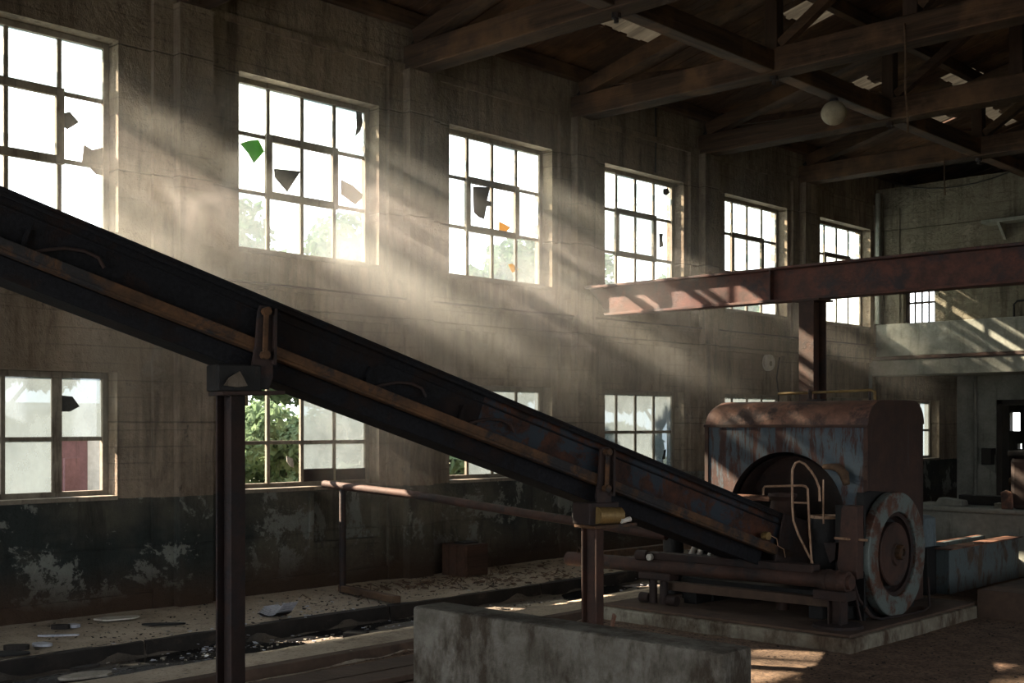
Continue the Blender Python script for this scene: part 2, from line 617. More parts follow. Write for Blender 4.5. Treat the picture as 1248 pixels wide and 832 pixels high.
# right wall with the opposite row of openings (outside the picture, lets daylight in)
rh = [(-2.4 + BAY * k, -.3 + BAY * k, 1.0, 3.2) for k in range(0, 6)]
mb = MB()
wall_grid(mb, rh, -3.3, Y_BACK + .3, -.3, 6.72, lambda a_, b_, c_, d_: mb.box(14.4, 14.7, a_, b_, c_, d_))
struct(mb.build('wall_right', M['wall']), 'plain plaster wall on the far side of the hall', 'wall')
mb = MB()
wall_grid(mb, [(2.0, 8.5, 0.0, 4.2)], -.3, 14.7, -.3, 8.8, lambda a_, b_, c_, d_: mb.box(a_, b_, -3.6, -3.3, c_, d_))  # wide opening added behind the camera to fill the sides facing it
struct(mb.build('wall_front', M['wall']), 'plain plaster wall at the near end of the hall, wide opening added for fill light', 'wall')

# gallery front wall (upper) with a small window
mb = MB()
EW = (.54, 1.15, 3.72, 4.62)
wall_grid(mb, [EW], 0, 14.4, 3.71, 6.3, lambda a_, b_, c_, d_: mb.box(a_, b_, Y_END, Y_END + .3, c_, d_))
mb.box(0, .48, Y_END - .025, Y_END, 3.71, 5.9)
mb.box(.0, .16, Y_END - .07, Y_END, 3.71, 6.1)
struct(mb.build('wall_back', M['endwall']), 'pale streaked upper end wall above the gallery band', 'wall')
# gallery band
mb = MB()
mb.box(0, 14.4, Y_END - .12, Y_END + .3, 3.1, 3.71)
mb.box(0, 14.4, Y_END - .3, Y_END + .3, 2.73, 3.02)
mb.box(0, 14.4, Y_END + .3, Y_BACK, 2.85, 3.05)
struct(mb.build('trim_2', M['ledge'], bevel=.015), 'pale concrete gallery band across the end wall', 'wall band')
mb = MB()
mb.box(.02, 14.3, Y_END - .33, Y_END - .12, 3.03, 3.09)
tag(mb.build('gallery_angle_iron', M['rust'], bevel=.008), 'rusty red angle iron lying along the pale gallery band', 'iron bar')
# back wall below the gallery
DR = (.86, 2.3, -.3, 2.33)
mb = MB()
wall_grid(mb, [DR], -.3, 14.4, -.3, 2.85, lambda a_, b_, c_, d_: mb.box(a_, b_, Y_BACK, Y_BACK + .3, c_, d_))
struct(mb.build('wall_back.001', M['ledge']), 'shaded lower end wall with a doorway below the gallery', 'wall')
# room seen through the doorway
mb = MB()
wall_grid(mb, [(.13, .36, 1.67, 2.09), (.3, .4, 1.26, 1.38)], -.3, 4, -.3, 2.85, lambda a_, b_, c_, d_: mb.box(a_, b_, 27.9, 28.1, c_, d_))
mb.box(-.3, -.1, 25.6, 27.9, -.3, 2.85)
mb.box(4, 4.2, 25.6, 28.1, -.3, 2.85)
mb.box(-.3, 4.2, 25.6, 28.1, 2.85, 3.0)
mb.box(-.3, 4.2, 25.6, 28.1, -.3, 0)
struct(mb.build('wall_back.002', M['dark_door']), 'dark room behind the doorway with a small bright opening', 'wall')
# door casing
dt = thing('door_1', 'dark wooden doorway frame standing in the shaded lower end wall', 'doorway', (1.5, Y_BACK, 0), kind='structure')
mb = MB()
mb.box(.86, .98, Y_BACK - .05, Y_BACK + .33, 0, 2.33); mb.box(2.18, 2.3, Y_BACK - .05, Y_BACK + .33, 0, 2.33)
mb.box(.86, 2.3, Y_BACK - .05, Y_BACK + .33, 2.22, 2.33)
mb.build('door_frame', M['dark_door'], dt, bevel=.008)
mb = MB()
mb.box(2.1, 2.16, Y_BACK - .02, Y_BACK + .75, .02, 2.2)
for z in (.2, 1.1):
    mb.box(2.085, 2.1, Y_BACK + .1, Y_BACK + .62, z, z + .8)
mb.build('door_leaf', M['dark_door'], dt, bevel=.006)
# gable behind the trusses: painted black to stand for the shadow above the end wall
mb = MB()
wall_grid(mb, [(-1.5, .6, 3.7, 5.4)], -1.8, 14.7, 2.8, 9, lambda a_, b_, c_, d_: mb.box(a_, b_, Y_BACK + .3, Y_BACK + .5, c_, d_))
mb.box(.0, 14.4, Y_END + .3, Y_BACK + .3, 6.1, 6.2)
struct(mb.build('wall_back.003', M['black']), 'gable above the end wall, painted black for shade', 'wall')

# pilasters and pipes on the end wall
def cable(name, pts, r, mat, label, cat='cable', group=None, n=8):
    return tag(MB().tube(pts, r, n).build(name, mat, smooth=True), label, cat, group)


cable('drain_pipe', [(.1, Y_END - .14, 6.2), (.1, Y_END - .14, 3.72)], .05, M['ledge'], 'pale vertical pipe in the upper corner of the end wall', 'pipe')
cable('drain_pipe', [(.08, 21.2, 2.9), (.08, 21.2, 0)], .035, M['ledge'], 'thin pale pipe running down the long wall below the gallery corner', 'pipe')
cable('conduit_pipe', [(.42, Y_BACK - .05, 2.84), (.42, Y_BACK - .05, 0)], .04, M['plaster_lt'], 'grey pipe beside the doorway on the shaded lower end wall', 'pipe')
cable('hanging_cable', [(.48 + t * .29, Y_END - .02, 6.02 + .55 * ((t - 5) / 5) ** 2 * .55 + .03 * t) for t in range(0, 11)], .011, M['rubber'], 'thin cable sagging across the upper end wall')

# ledge shelf on end wall
st_ = thing('wall_shelf', 'pale bracketed shelf high on the end wall', 'shelf', (2.6, Y_END, 5.3))
MB().box(2.15, 3.6, Y_END - .35, Y_END, 5.37, 5.43).build('shelf_board', M['ledge'], st_, bevel=.005)
MB().prism([(2.42, Y_END - .33, 5.37), (2.42, Y_END, 5.37), (2.42, Y_END, 5.1)], (.05, 0, 0)).build('bracket', M['ledge'], st_)
# curled handrail end on the gallery
cable('gallery_hook', [(2.62, Y_END - .05, 3.7), (2.62, Y_END - .05, 3.93), (2.68, Y_END - .05, 3.99), (3.5, Y_END - .05, 4.0)], .02, M['rubber'],
      'black bent rail end rising from the gallery band', 'rail')

# slanted chalky board and shelf lying against the lower end wall
bd = MB()
bd.prism([(.5, 25.24, 1.4), (.84, 25.24, 1.18), (.84, 25.24, .8), (.5, 25.24, 1.0)], (0, .05, 0))
tag(bd.build('wall_board', M['plaster_lt']), 'sloping grey board fixed on the lower end wall beside the doorway', 'board')
bx_ = thing('switch_box', 'small dark box mounted beside the doorway under the gallery', 'box', (.7, 25.2, 1.1))
MB().box(.6, .83, 25.1, 25.3, .98, 1.32).build('box_body', M['black'], bx_, bevel=.01)
MB().box(.62, .81, 25.085, 25.1, 1.0, 1.3).build('box_lid', M['dark_door'], bx_, bevel=.004)

# ------------------------------------------------------------------ floor
def floor_z(x, y):
    n = (math.sin(x * 3.1 + y * 1.7) + math.sin(x * 7.3 - y * 4.1) * .5 + math.sin(y * 9.7 + x * 2.3) * .3) * .004
    if x < 1.6:
        return n
    if x < 1.64:
        return n + 0.012
    if x < 1.68:
        t = (x - 1.64) / .04
        return n + .012 - t * .145
    if x < 2.5:
        return -.133 + n * 1.8 + (x - 1.68) * .04
    if x < 3.0:
        t = (x - 2.5) / .5
        return -.1 + t * .165 + n
    if x < 3.55:
        return .065 + (x - 3) * .02 + n * .6
    if x < 3.6:
        return .075 - (x - 3.55) / .05 * .075
    return n * .8


xs = [-.3, 0]
x = 0
while x < 14.6:
    x += .02 if (1.6 <= x < 1.7 or 3.5 <= x < 3.64) else .07
    xs.append(x)
ys = [-3.6 + .09 * i for i in range(325)]
mb = MB()
vs = []
for yy in ys:
    for xx in xs:
        edge = 0
        if 1.55 < xx < 1.75:
            edge = .012 * math.sin(yy * 5.3) + .008 * math.sin(yy * 13.1)
        if 3.4 < xx < 3.7:
            edge = .02 * math.sin(yy * 2.3) + .01 * math.sin(yy * 11.1)
        vs.append((xx + edge, yy, floor_z(xx, yy) + R.uniform(-1, 1) * .0025))
nx = len(xs)
fs = [(j * nx + i, j * nx + i + 1, (j + 1) * nx + i + 1, (j + 1) * nx + i) for j in range(len(ys) - 1) for i in range(nx - 1)]
mb.add(vs, fs)
struct(mb.build('floor', M['floor'], smooth=False), 'dirty broken concrete floor with a shallow wet channel along the wall', 'floor')


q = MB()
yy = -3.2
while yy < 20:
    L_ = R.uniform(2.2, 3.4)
    q.prism([(1.60, yy, .014), (1.675, yy, .006), (1.68, yy, -.15), (1.62, yy, -.15)], (0, L_ - .02, 0))  # edging board added, its dark colour stands in for kerb shade
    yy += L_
struct(q.build('trim_3', M['kerb'], bevel=.006), 'dark edging along the wet channel, coloured for shade', 'kerb')
q = MB().prism([(3.5, -3.2, .082), (3.6, -3.2, .078), (3.615, -3.2, -.02), (3.5, -3.2, -.02)], (0, 11.85, 0))  # edging added so the strip's side reads as shaded
struct(q.build('trim_4', M['pad_top'], bevel=.008), 'brown edging added to darken the side of the raised strip beside the planks', 'kerb')


def puddle(cx, cyy, rx, ry, z, label, seed):
    r_ = random.Random(seed)
    n = 40
    ph = [r_.uniform(0, 6.28) for _ in range(5)]
    vs = [(cx, cyy, z)]
    for k in range(n):
        t = 2 * PI * k / n
        q = 1 + sum(.16 / (i + 1) * math.sin((i + 2) * t + ph[i]) for i in range(5))
        vs.append((cx + rx * q * math.cos(t), cyy + ry * q * math.sin(t), z))
    mb = MB().add(vs, [(0, k + 1, (k + 1) % n + 1) for k in range(n)])
    return tag(mb.build('puddle', M['water']), label, 'puddle', kind='stuff')


puddle(1.98, 5.7, .26, .8, -.117, 'narrow wet patch in the channel behind the tall post', 1)
puddle(1.95, 7.6, .2, 1.1, -.118, 'long wet patch in the channel past the dark block', 2)
puddle(2.1, 11.0, .3, 1.1, -.113, 'wet patch in the channel beyond the concrete block', 3)

# ------------------------------------------------------------------ windows
def yz_poly(mb, pts, x, t=.006):
    return mb.prism([(x, p[0], p[1]) for p in pts], (-t, 0, 0))


def window(n, y0, y1, z0, z1, cols, rows, label, glass, missing=(), sash=None, shards=(), thick=(), frosted=()):
    """cols / rows: list of inner divider positions"""
    r = thing('window_%d' % n, label, 'window', (-.2, (y0 + y1) / 2, z0), kind='structure')
    x0, x1 = -.235, -.175
    fw = .06
    fr = MB()
    fr.box(x0, x1, y0, y0 + fw, z0, z1); fr.box(x0, x1, y1 - fw, y1, z0, z1)
    fr.box(x0, x1, y0 + fw, y1 - fw, z0, z0 + fw); fr.box(x0, x1, y0 + fw, y1 - fw, z1 - fw, z1)
    fr.build('window_frame', M['frame'], r, bevel=.006)
    mu = MB()
    for i, c in enumerate(cols):
        w_ = .05 if i in thick else .021
        mu.box(-.225, -.187, c - w_, c + w_, z0 + fw, z1 - fw)
    for c in rows:
        mu.box(-.222, -.19, y0 + fw, y1 - fw, c - .02, c + .02)
    mu.build('glazing_bars', M['frame'], r, bevel=.004)
    ce = [y0 + fw] + list(cols) + [y1 - fw]
    re_ = [z0 + fw] + list(rows) + [z1 - fw]
    gl, gf = MB(), MB()
    rr = random.Random(n * 7 + 3)
    for i in range(len(ce) - 1):
        for j in range(len(re_) - 1):
            if (i, j) in missing:
                continue
            (gf if (i, j) in frosted else gl).box(-.209, -.205, ce[i], ce[i + 1], re_[j], re_[j + 1])
    gl.build('window_glass', glass, r)
    if gf.v:
        gf.build('window_glass', M['glass_f'], r, label='cloudy panes added to hold back the sun')
    if sash:
        i0, i1, j0, j1 = sash
        a_, b_, c_, d_ = ce[i0], ce[i1], re_[j0], re_[j1]
        s_ = MB()
        t = .04
        s_.box(-.215, -.165, a_ - t, a_ + t, c_ - t, d_ + t); s_.box(-.215, -.165, b_ - t, b_ + t, c_ - t, d_ + t)
        s_.box(-.215, -.165, a_ + t, b_ - t, c_ - t, c_ + t); s_.box(-.215, -.165, a_ + t, b_ - t, d_ - t, d_ + t)
        s_.build('sash', M['frame'], r, bevel=.005)
    for pts, mat, lb in shards:
        yz_poly(MB(), pts, -.2, .007).build('glass_shard', mat, r, label=lb)
    sl = MB()
    sl.box(-.19, .015, y0, y1, z0 - .03, z0 + .012)
    sl.build('window_sill', M['frame'], r, bevel=.006)
    return r


def cols4(a_, b_):
    g = (b_ - a_ - .1) / 4
    return [a_ + .05 + g * i for i in (1, 2, 3)]


UR = [4.31, 4.93]
sh = {
    1: [([(5.34, 4.732), (5.477, 4.791), (5.572, 4.707), (5.456, 4.619), (5.395, 4.647), (5.34, 4.654)], M['shard'], 'dark pointed shard'),
        ([(5.601, 4.33), (5.622, 4.502), (5.706, 4.465), (5.842, 4.516), (5.842, 4.235), (5.748, 4.233), (5.67, 4.3)], M['shard_b'], 'brown jagged shard')],
    2: [([(7.389, 4.813), (7.509, 4.865), (7.623, 4.895), (7.7, 4.779), (7.566, 4.629), (7.49, 4.728)], M['leaf_g'], 'bright green shard'),
        ([(7.828, 4.612), (8.187, 4.638), (8.005, 4.381), (7.836, 4.519)], M['shard'], 'dark triangular shard'),
        ([(8.761, 4.63), (8.936, 4.587), (9.082, 4.504), (9.069, 4.451), (8.971, 4.368), (8.761, 4.46)], M['shard_b'], 'grey-brown slanting shard'),
        ([(8.985, 5.46), (9.065, 5.46), (9.08, 5.351), (9.045, 5.239), (8.97, 5.165), (8.99, 5.264)], M['shard'], 'dark curved shard')],
    3: [([(10.903, 4.86), (11.218, 4.894), (11.163, 4.713), (11.29, 4.711), (11.273, 4.663), (11.152, 4.635), (11.109, 4.465), (11.0, 4.482), (10.919, 4.529)], M['shard'], 'dark ragged shard'),
        ([(11.385, 4.472), (11.61, 4.421), (11.497, 4.33), (11.385, 4.317)], M['leaf_y'], 'yellow shard'),
        ([(11.554, 3.926), (11.639, 3.942), (11.766, 3.876), (11.639, 3.825)], M['leaf_y'], 'small yellow scrap')],
    4: [([(15.005, 5.415), (15.12, 5.441), (15.173, 5.38), (15.081, 5.322), (15.005, 5.338)], M['shard'], 'small dark scrap'),
        ([(14.899, 4.724), (15.005, 4.727), (14.982, 4.643), (15.02, 4.544), (14.914, 4.501)], M['shard'], 'small dark shard')],
    5: [([(16.5, 4.44), (16.58, 4.4), (16.56, 4.32), (16.5, 4.32)], M['shard'], 'small dark shard')],
    6: [],
}
ulab = ['large upper window cut by the conveyor, pointed dark shard in its middle row',
        'upper window with a green shard and a dark triangular shard',
        'upper window with a ragged dark shard and a yellow shard',
        'upper window just above the tip of the rusty beam',
        'upper window above the cleft between beam and machine, one bay before the last',
        'last upper window of the long wall, crossed by the rusty beam']
for i, (a_, b_) in enumerate(up_open):
    if i == 0:
        cs = [3.83, 4.35, 4.86, 5.37]
        window(1, a_, b_, *UZ, cs, [4.31, 4.95], ulab[0], M['glass'], missing=((4, 1),), sash=(2, 4, 1, 2), shards=sh[1])
    else:
        ms = {1: ((3, 1), (2, 1)), 2: ((1, 1), (2, 1)), 3: ((3, 1),), 4: ((0, 1),)}.get(i, ())
        fz = {1: ((0, 1), (1, 1), (0, 2), (1, 2)), 2: ((3, 2), (0, 0)), 3: ((0, 2), (1, 0)), 4: ((2, 2), (3, 0)), 5: tuple((c_, r_) for c_ in range(4) for r_ in (0, 1))}.get(i, ())  # clouded panes set to keep sun off machine front and end wall
        window(i + 1, a_, b_, *UZ, cols4(a_, b_), UR, ulab[i], M['glass'], missing=ms, sash=(1, 3, 1, 2), shards=sh[i + 1], frosted=fz)
    portal(-.36, a_, b_, UZ[0], UZ[1], 1)
llab = ['lower window under the conveyor head, pale outbuilding behind it',
        'lower window full of green shrub, brown boards in its bottom corner',
        'lower window mostly hidden behind the conveyor belt',
        'lower window between conveyor and rusty machine',
        'low window whose top edge shows just over the machine hood',
        'lower window hidden behind the machine below the last upper window',
        'small window under the gallery at the end of the long wall']
lsh = {0: [([(5.38, 2.084), (5.504, 2.074), (5.577, 1.981), (5.482, 1.931), (5.38, 1.93)], M['shard'], 'dark pointed shard')],
       1: [([(7.995, 1.458), (8.082, 1.428), (8.093, 1.328), (8.047, 1.344), (8.002, 1.396)], M['white'], 'small white scrap')],
       3: [([(14.98, 1.28), (15.03, 1.42), (15.08, 1.43), (15.05, 1.28)], M['shard'], 'small dark scrap')]}
for i, (a_, b_) in enumerate(lo_open):
    n = 7 + i
    if i == 0:
        window(n, a_, b_, *LZ, [3.8, 4.32, 4.83, 5.345], [1.67], llab[0], M['glass_d'], missing=((4, 0),), shards=lsh[0], thick=(1, 3))
    elif i == 1:
        r = window(n, a_, b_, *LZ, cols4(a_, b_), [1.61], llab[1], M['glass_d'], missing=((0, 0), (1, 0), (1, 1), (0, 1)), shards=lsh[1])
        q = MB(); c4 = cols4(a_, b_)
        q.box(-.2, -.18, c4[1] + .02, c4[2] - .02, LZ[0] + .04, 1.31); q.box(-.2, -.18, c4[2] + .02, b_ - .05, LZ[0] + .04, 1.30)
        q.build('boarding', M['rust_dark'], r, bevel=.003, label='dark brown board closing the bottom of two panes')
    else:
        window(n, a_, b_, *LZ, cols4(a_, b_), [1.7], llab[i], M['glass_d'], missing=((0, 0),) if i == 2 else (), shards=lsh.get(i, ()))
    portal(-.36, a_, b_, LZ[0], LZ[1], 1)
gd = bpy.data.lights.new('fill_opening_portal', 'AREA')  # guides sky light through the added near-end opening
gd.shape = 'RECTANGLE'; gd.size = 6.5; gd.size_y = 4.2; gd.cycles.is_portal = True
go = bpy.data.objects.new('fill_opening_portal', gd)
COL.objects.link(go)
go.location = (5.25, -3.65, 2.1)
go.rotation_euler = (PI / 2, 0, 0)
for h in rh:
    portal(14.75, h[0], h[1], h[2], h[3], -1)
# window in gallery wall
gw = thing('window_14', 'small barred window in the upper end wall just under the rusty beam', 'window', (.85, Y_END + .15, 3.72), kind='structure')
q = MB()
q.box(.54, .58, Y_END + .12, Y_END + .18, 3.72, 4.62); q.box(1.11, 1.15, Y_END + .12, Y_END + .18, 3.72, 4.62)
q.box(.58, 1.11, Y_END + .12, Y_END + .18, 4.58, 4.62)
q.build('window_frame', M['rust_dark'], gw, bevel=.004)
q = MB()
for t in range(1, 4):
    q.box(.58 + .53 * t / 4 - .012, .58 + .53 * t / 4 + .012, Y_END + .135, Y_END + .165, 3.72, 4.6)
q.box(.58, 1.11, Y_END + .135, Y_END + .165, 4.08, 4.12)
q.build('glazing_bars', M['rust_dark'], gw)

# ------------------------------------------------------------------ roof
K = .25
RZ = 6.66


def rz(x):
    return RZ + K * (x if x < 7.2 else 14.4 - x)


roof_holes = [(.98, 1.38, 12.0, 12.98), (2.35, 2.8, 14.18, 14.9), (1.7, 2.02, 16.1, 16.75), (1.72, 1.98, 17.2, 17.8),
              (2.55, 3.0, 18.7, 19.6), (1.65, 1.95, 20.0, 20.5), (2.25, 2.5, 20.9, 22.2)]
mb = MB()
pw = .155
yy = -3.4
while yy < Y_BACK + .5:
    y1 = yy + pw - .008
    cuts = [(h[0], h[1]) for h in roof_holes if h[2] - .05 < yy + pw / 2 < h[3] + .05]
    segs = []
    x = -.45
    for c in sorted(cuts):
        segs.append((x, c[0] + R.uniform(-.03, .03)))
        x = c[1] + R.uniform(-.04, .04)
    segs.append((x, 7.2))
    dz = R.uniform(0, .012)
    for a_, b_ in segs:
        za, zb = rz(a_) + dz, rz(b_) + dz
        vs = [(a_, yy, za), (b_, yy, zb), (b_, y1, zb), (a_, y1, za), (a_, yy, za + .025), (b_, yy, zb + .025), (b_, y1, zb + .025), (a_, y1, za + .025)]
        mb.add(vs, [(0, 3, 2, 1), (4, 5, 6, 7), (0, 1, 5, 4), (1, 2, 6, 5), (2, 3, 7, 6), (3, 0, 4, 7)])
    yy += pw
mb.prism([(7.2, -3.6, rz(7.2)), (14.8, -3.6, rz(14.8)), (14.8, -3.6, rz(14.8) + .03), (7.2, -3.6, rz(7.2) + .03)], (0, Y_BACK + 4.2, 0))
struct(mb.build('ceiling', M['plank']), 'sloping roof of dark brown planks seen from below', 'roof')
# outer covering above the planks: closed except where the sheets lie
mb = MB()
us = sorted({-.6, 15.0, 7.2, *[h[0] - .12 for h in roof_holes], *[h[1] + .12 for h in roof_holes]})
vs_ = sorted({-3.8, Y_BACK + .8, *[h[2] - .12 for h in roof_holes], *[h[3] + .12 for h in roof_holes]})
for i in range(len(us) - 1):
    for j in range(len(vs_) - 1):
        uc, vc = (us[i] + us[i + 1]) / 2, (vs_[j] + vs_[j + 1]) / 2
        if any(h[0] - .12 < uc < h[1] + .12 and h[2] - .12 < vc < h[3] + .12 for h in roof_holes):
            continue
        a_, b_ = us[i], us[i + 1]
        za, zb = rz(a_) + .06, rz(b_) + .06
        mb.add([(a_, vs_[j], za), (b_, vs_[j], zb), (b_, vs_[j + 1], zb), (a_, vs_[j + 1], za), (a_, vs_[j], za + .03), (b_, vs_[j], zb + .03), (b_, vs_[j + 1], zb + .03), (a_, vs_[j + 1], za + .03)],
               [(0, 3, 2, 1), (4, 5, 6, 7), (0, 1, 5, 4), (1, 2, 6, 5), (2, 3, 7, 6), (3, 0, 4, 7)])
struct(mb.build('ceiling.001', M['rust_dark']), 'outer roof covering above the planks', 'roof')
rl = ['pale roofing sheet showing between planks above the first two full trusses',
      'pale roofing sheet in the gap beside the post of the second full truss',
      'pale slatted sheet in a small gap below the second truss strut',
      'pale roofing sheet just before the third truss',
      'largest pale sheet beyond the third truss post',
      'small pale sheet showing low behind the hanging rope',
      'long pale sheet in the roof near the dark gable']
for i, h in enumerate(roof_holes):
    q = MB()
    a_, b_ = h[0] - .1, h[1] + .1
    n = 14
    for k in range(n):
        y0 = h[2] - .1 + (h[3] - h[2] + .2) * k / n
        y1 = h[2] - .1 + (h[3] - h[2] + .2) * (k + 1) / n
        d0, d1 = .008 * (k % 2), .008 * ((k + 1) % 2)
        za, zb = rz(a_) + .045, rz(b_) + .045
        q.add([(a_, y0, za + d0), (b_, y0, zb + d0), (b_, y1, zb + d1), (a_, y1, za + d1)], [(0, 1, 2, 3)])
    tag(q.build('roofing_sheet', M['sheet']), rl[i], 'roofing sheet', 'roofing sheets in the gaps of the planks')

pl = ['wall-plate purlin running along the top of the long wall', 'second purlin up from the wall under the planks', 'third purlin up from the wall under the planks',
      'fourth purlin up from the wall under the planks', 'purlin close to the ridge under the planks']
for i, x in enumerate((.12, 1.55, 3.0, 4.5, 6.0)):
    q = MB().box(x - .06, x + .06, -3.2, Y_BACK + .2, rz(x) - .19, rz(x) - .02)
    tag(q.build('purlin', M['wood_y'], bevel=.008), pl[i], 'purlin', 'purlins under the roof planks')

TY = [6.44 + .05 + BAY * k + .14 for k in (-2, -1, 0, 1, 2, 3, 4)]
tl = {2: 'roof truss whose chord end peeks in at the top edge over the second window', 3: 'big dark roof truss resting on the pilaster after the second window',
      4: 'roof truss resting on the pilaster after the third window', 5: 'roof truss resting on the pilaster before the second-last upper window',
      6: 'last roof truss, its chord passing just before the end wall',
      0: 'roof truss above the camera side of the hall', 1: 'roof truss over the large first window'}


def make_truss(y, label):
    r = thing('roof_truss', label, 'truss', (0, y, 6.0), 'dark timber roof trusses')
    w_ = .3
    q = MB()
    q.box(.0, 14.4, y - w_ / 2, y + w_ / 2, 6.0, 6.3)
    q.build('bottom_chord', M['wood'], r, bevel=.015)
    for x0, x1 in ((.12, 7.2), (14.28, 7.2)):
        MB().bar((x0, y, rz(x0) - .3), (x1, y, rz(x1) - .3), .2, .2).build('rafter', M['wood'], r, bevel=.01)
    for x in (3.1, 4.85, 7.2, 9.55, 11.3):
        MB().box(x - .085, x + .085, y - .08, y + .08, 6.3, rz(x) - .38).build('queen_post', M['wood_z'], r, bevel=.01)
    for p, q_ in (((3.2, 6.36), (4.75, 7.35)), ((4.95, 6.4), (6.6, 7.9)), ((3.0, 6.36), (1.7, 6.85)), ((11.2, 6.36), (9.65, 7.35))):
        MB().bar((p[0], y, p[1]), (q_[0], y, q_[1]), .12, .12).build('strut', M['wood'], r, bevel=.008)
    MB().bar((.05, y, 6.32), (.4, y, 6.58), .1, .07).build('heel_brace', M['black_steel'], r)
    for x in (3.1,):
        q = MB()
        q.lathe([(0, -.05), (.05, -.05), (.05, 0)], (x, y, 6.0), 'z', 10)
        q.lathe([(0, -.1), (.025, -.1), (.025, 0)], (x, y, 6.0), 'z', 8)
        q.build('bolt', M['rust_dark'], r)
    return r


for k, y in enumerate(TY):
    make_truss(y, tl[k])
lt = thing('tie_beam', 'long timber tie crossing under all the trusses towards the end wall', 'beam', (3.1, 8, 6.0))
for a_, b_ in zip(TY[:-1], TY[1:]):
    MB().box(3.0, 3.2, a_ + .151, b_ - .151, 6.02, 6.26).build('tie_length', M['wood_y'], lt, bevel=.012)
MB().box(3.0, 3.2, TY[-1] + .151, Y_END, 6.02, 6.2).build('tie_length', M['wood_y'], lt, bevel=.012)
# slim cross braces in the roof plane
for i, (p, q_) in enumerate((((1.7, TY[3], 6.74), (3.0, TY[4], 7.06)), ((.5, TY[4], 6.44), (3.0, TY[5], 7.06)), ((.5, TY[5], 6.44), (3.2, TY[6], 7.06)))):
    tag(MB().bar(p, q_, .06, .1).build('wind_brace', M['wood']), ['slim slanting brace between the first two full trusses', 'slim slanting brace behind the truss over the fourth window', 'slim slanting brace before the last truss'][i], 'brace')

# hanging lamp, ropes
lp = thing('pendant_lamp', 'round cream disc lamp hanging under the timber tie', 'lamp', (3.1, 14.2, 5.84))
q = MB()
prof = [(.001, -.1)] + [(.165 * math.sin(PI * k / 16), -.165 * math.cos(PI * k / 16)) for k in range(1, 16)] + [(.001, .165)]
q.lathe([(r_, h_ * .95) for r_, h_ in prof], (3.1, 14.2, 5.835), 'z', 28)
q.build('lamp_globe', M['lamp'], lp, smooth=True)
MB().lathe([(.0, .2), (.05, .2), (.06, .14)], (3.1, 14.2, 5.835), 'z', 16).build('lamp_cap', M['rust_dark'], lp, smooth=True)
y2 = TY[4] - .17
cable('hanging_rope', [(4.83, y2, 6.2), (4.85, y2 - .01, 5.9), (4.84, y2, 5.5), (4.87, y2, 5.15), (4.87, y2, 5.0)], .012, M['old_wood'], 'thin frayed rope hanging from the second full truss', 'rope')
y2 = TY[6] - .17
cable('hanging_rope', [(2.62, y2, 6.05), (2.62, y2, 5.8), (2.63, y2, 5.45)], .01, M['old_wood'], 'short rope hanging from the last truss', 'rope')
cable('wall_cable', [(.02, 14.5, 6.6), (.02, 14.52, 6.1), (.025, 14.5, 5.7), (.02, 14.5, 5.55)], .012, M['rubber'], 'black cable dropping to the top of the fourth upper window')
cable('wall_cable', [(.04, 18.0, 2.95), (.04, 17.9, 2.6), (.05, 17.95, 2.3), (.04, 17.93, 2.0)], .012, M['rubber'], 'black cable hanging below the round gauge on the long wall')
g_ = thing('wall_gauge', 'small round white gauge on the long wall beside the column', 'gauge', (.05, 17.65, 2.85))
MB().lathe([(0, .08), (.13, .08), (.14, .05), (.14, 0)], (.0, 17.65, 2.85), 'x', 24).build('gauge_case', M['white'], g_, smooth=True)
MB().lathe([(0, .083), (.045, .083), (.045, .079)], (.0, 17.65, 2.83), 'x', 16).build('gauge_dial', M['chip_l'], g_)
cable('wall_conduit', [(.1, 7.0, 3.3), (.1, 11.0, 3.285), (.1, 16, 3.3), (.1, 21.0, 3.3)], .012, M['rust'], 'thin rusty conduit lying along the plaster string course', 'pipe')

# ------------------------------------------------------------------ rusty I-beam on a column
def h_section(mb, p, q, w_, h_, tf, tw, up):
    mb.bar(p, q, w_, tf, up, (0, h_ / 2 - tf / 2))
    mb.bar(p, q, w_, tf, up, (0, -h_ / 2 + tf / 2))
    mb.bar(p, q, tw, h_ - 2 * tf, up)
    return mb


BY = 12.55
ib = thing('steel_gantry', 'rusty I-beam carried on an upright column behind the machine', 'steel beam', (3.72, BY, 0))
q = MB()
zb, zt = 3.25, 3.66
for z0, z1, hw in ((zb, zb + .03, .11), (zt - .03, zt, .11), (zb + .03, zt - .03, .012)):
    xl0 = .35 + (zt - z0) * .9
    xl1 = .35 + (zt - z1) * .9
    q.prism([(xl0, BY - hw, z0), (11.5, BY - hw, z0), (11.5, BY - hw, z1), (xl1, BY - hw, z1)], (0, 2 * hw, 0))
q.build('beam', M['rust_beam'], ib, bevel=.004)
q = MB()
for x in (3.2, 6.6):
    q.box(x, x + .015, BY - .1, BY + .1, zb + .03, zt - .03)
q.build('stiffener', M['rust_beam'], ib)
q = MB()
h_section(q, (3.72, BY, 0), (3.72, BY, zb), .19, .3, .02, .016, (0, 1, 0))
q.build('column', M['rust'], ib, bevel=.003)
MB().box(3.52, 3.92, BY - .2, BY + .2, 0, .03).build('base_plate', M['rust'], ib, bevel=.004)
MB().box(3.55, 3.89, BY - .17, BY + .17, zb - .025, zb).build('cap_plate', M['rust'], ib, bevel=.004)
# second support far out of frame
q = MB()
h_section(q, (11.3, BY, 0), (11.3, BY, zb), .19, .3, .02, .016, (0, 1, 0))
q.build('column', M['rust'], ib, bevel=.003)

# ------------------------------------------------------------------ conveyor
A = Vector((3.50, 1.70, 3.645))
B = Vector((5.285, 9.39, .985))
dv = (B - A).normalized()
side = Vector((dv.y, -dv.x, 0)).normalized()      # towards the camera side (+x)
upn = side.cross(dv).normalized()
if upn.z < 0:
    upn = -upn
LEN = (B - A).length


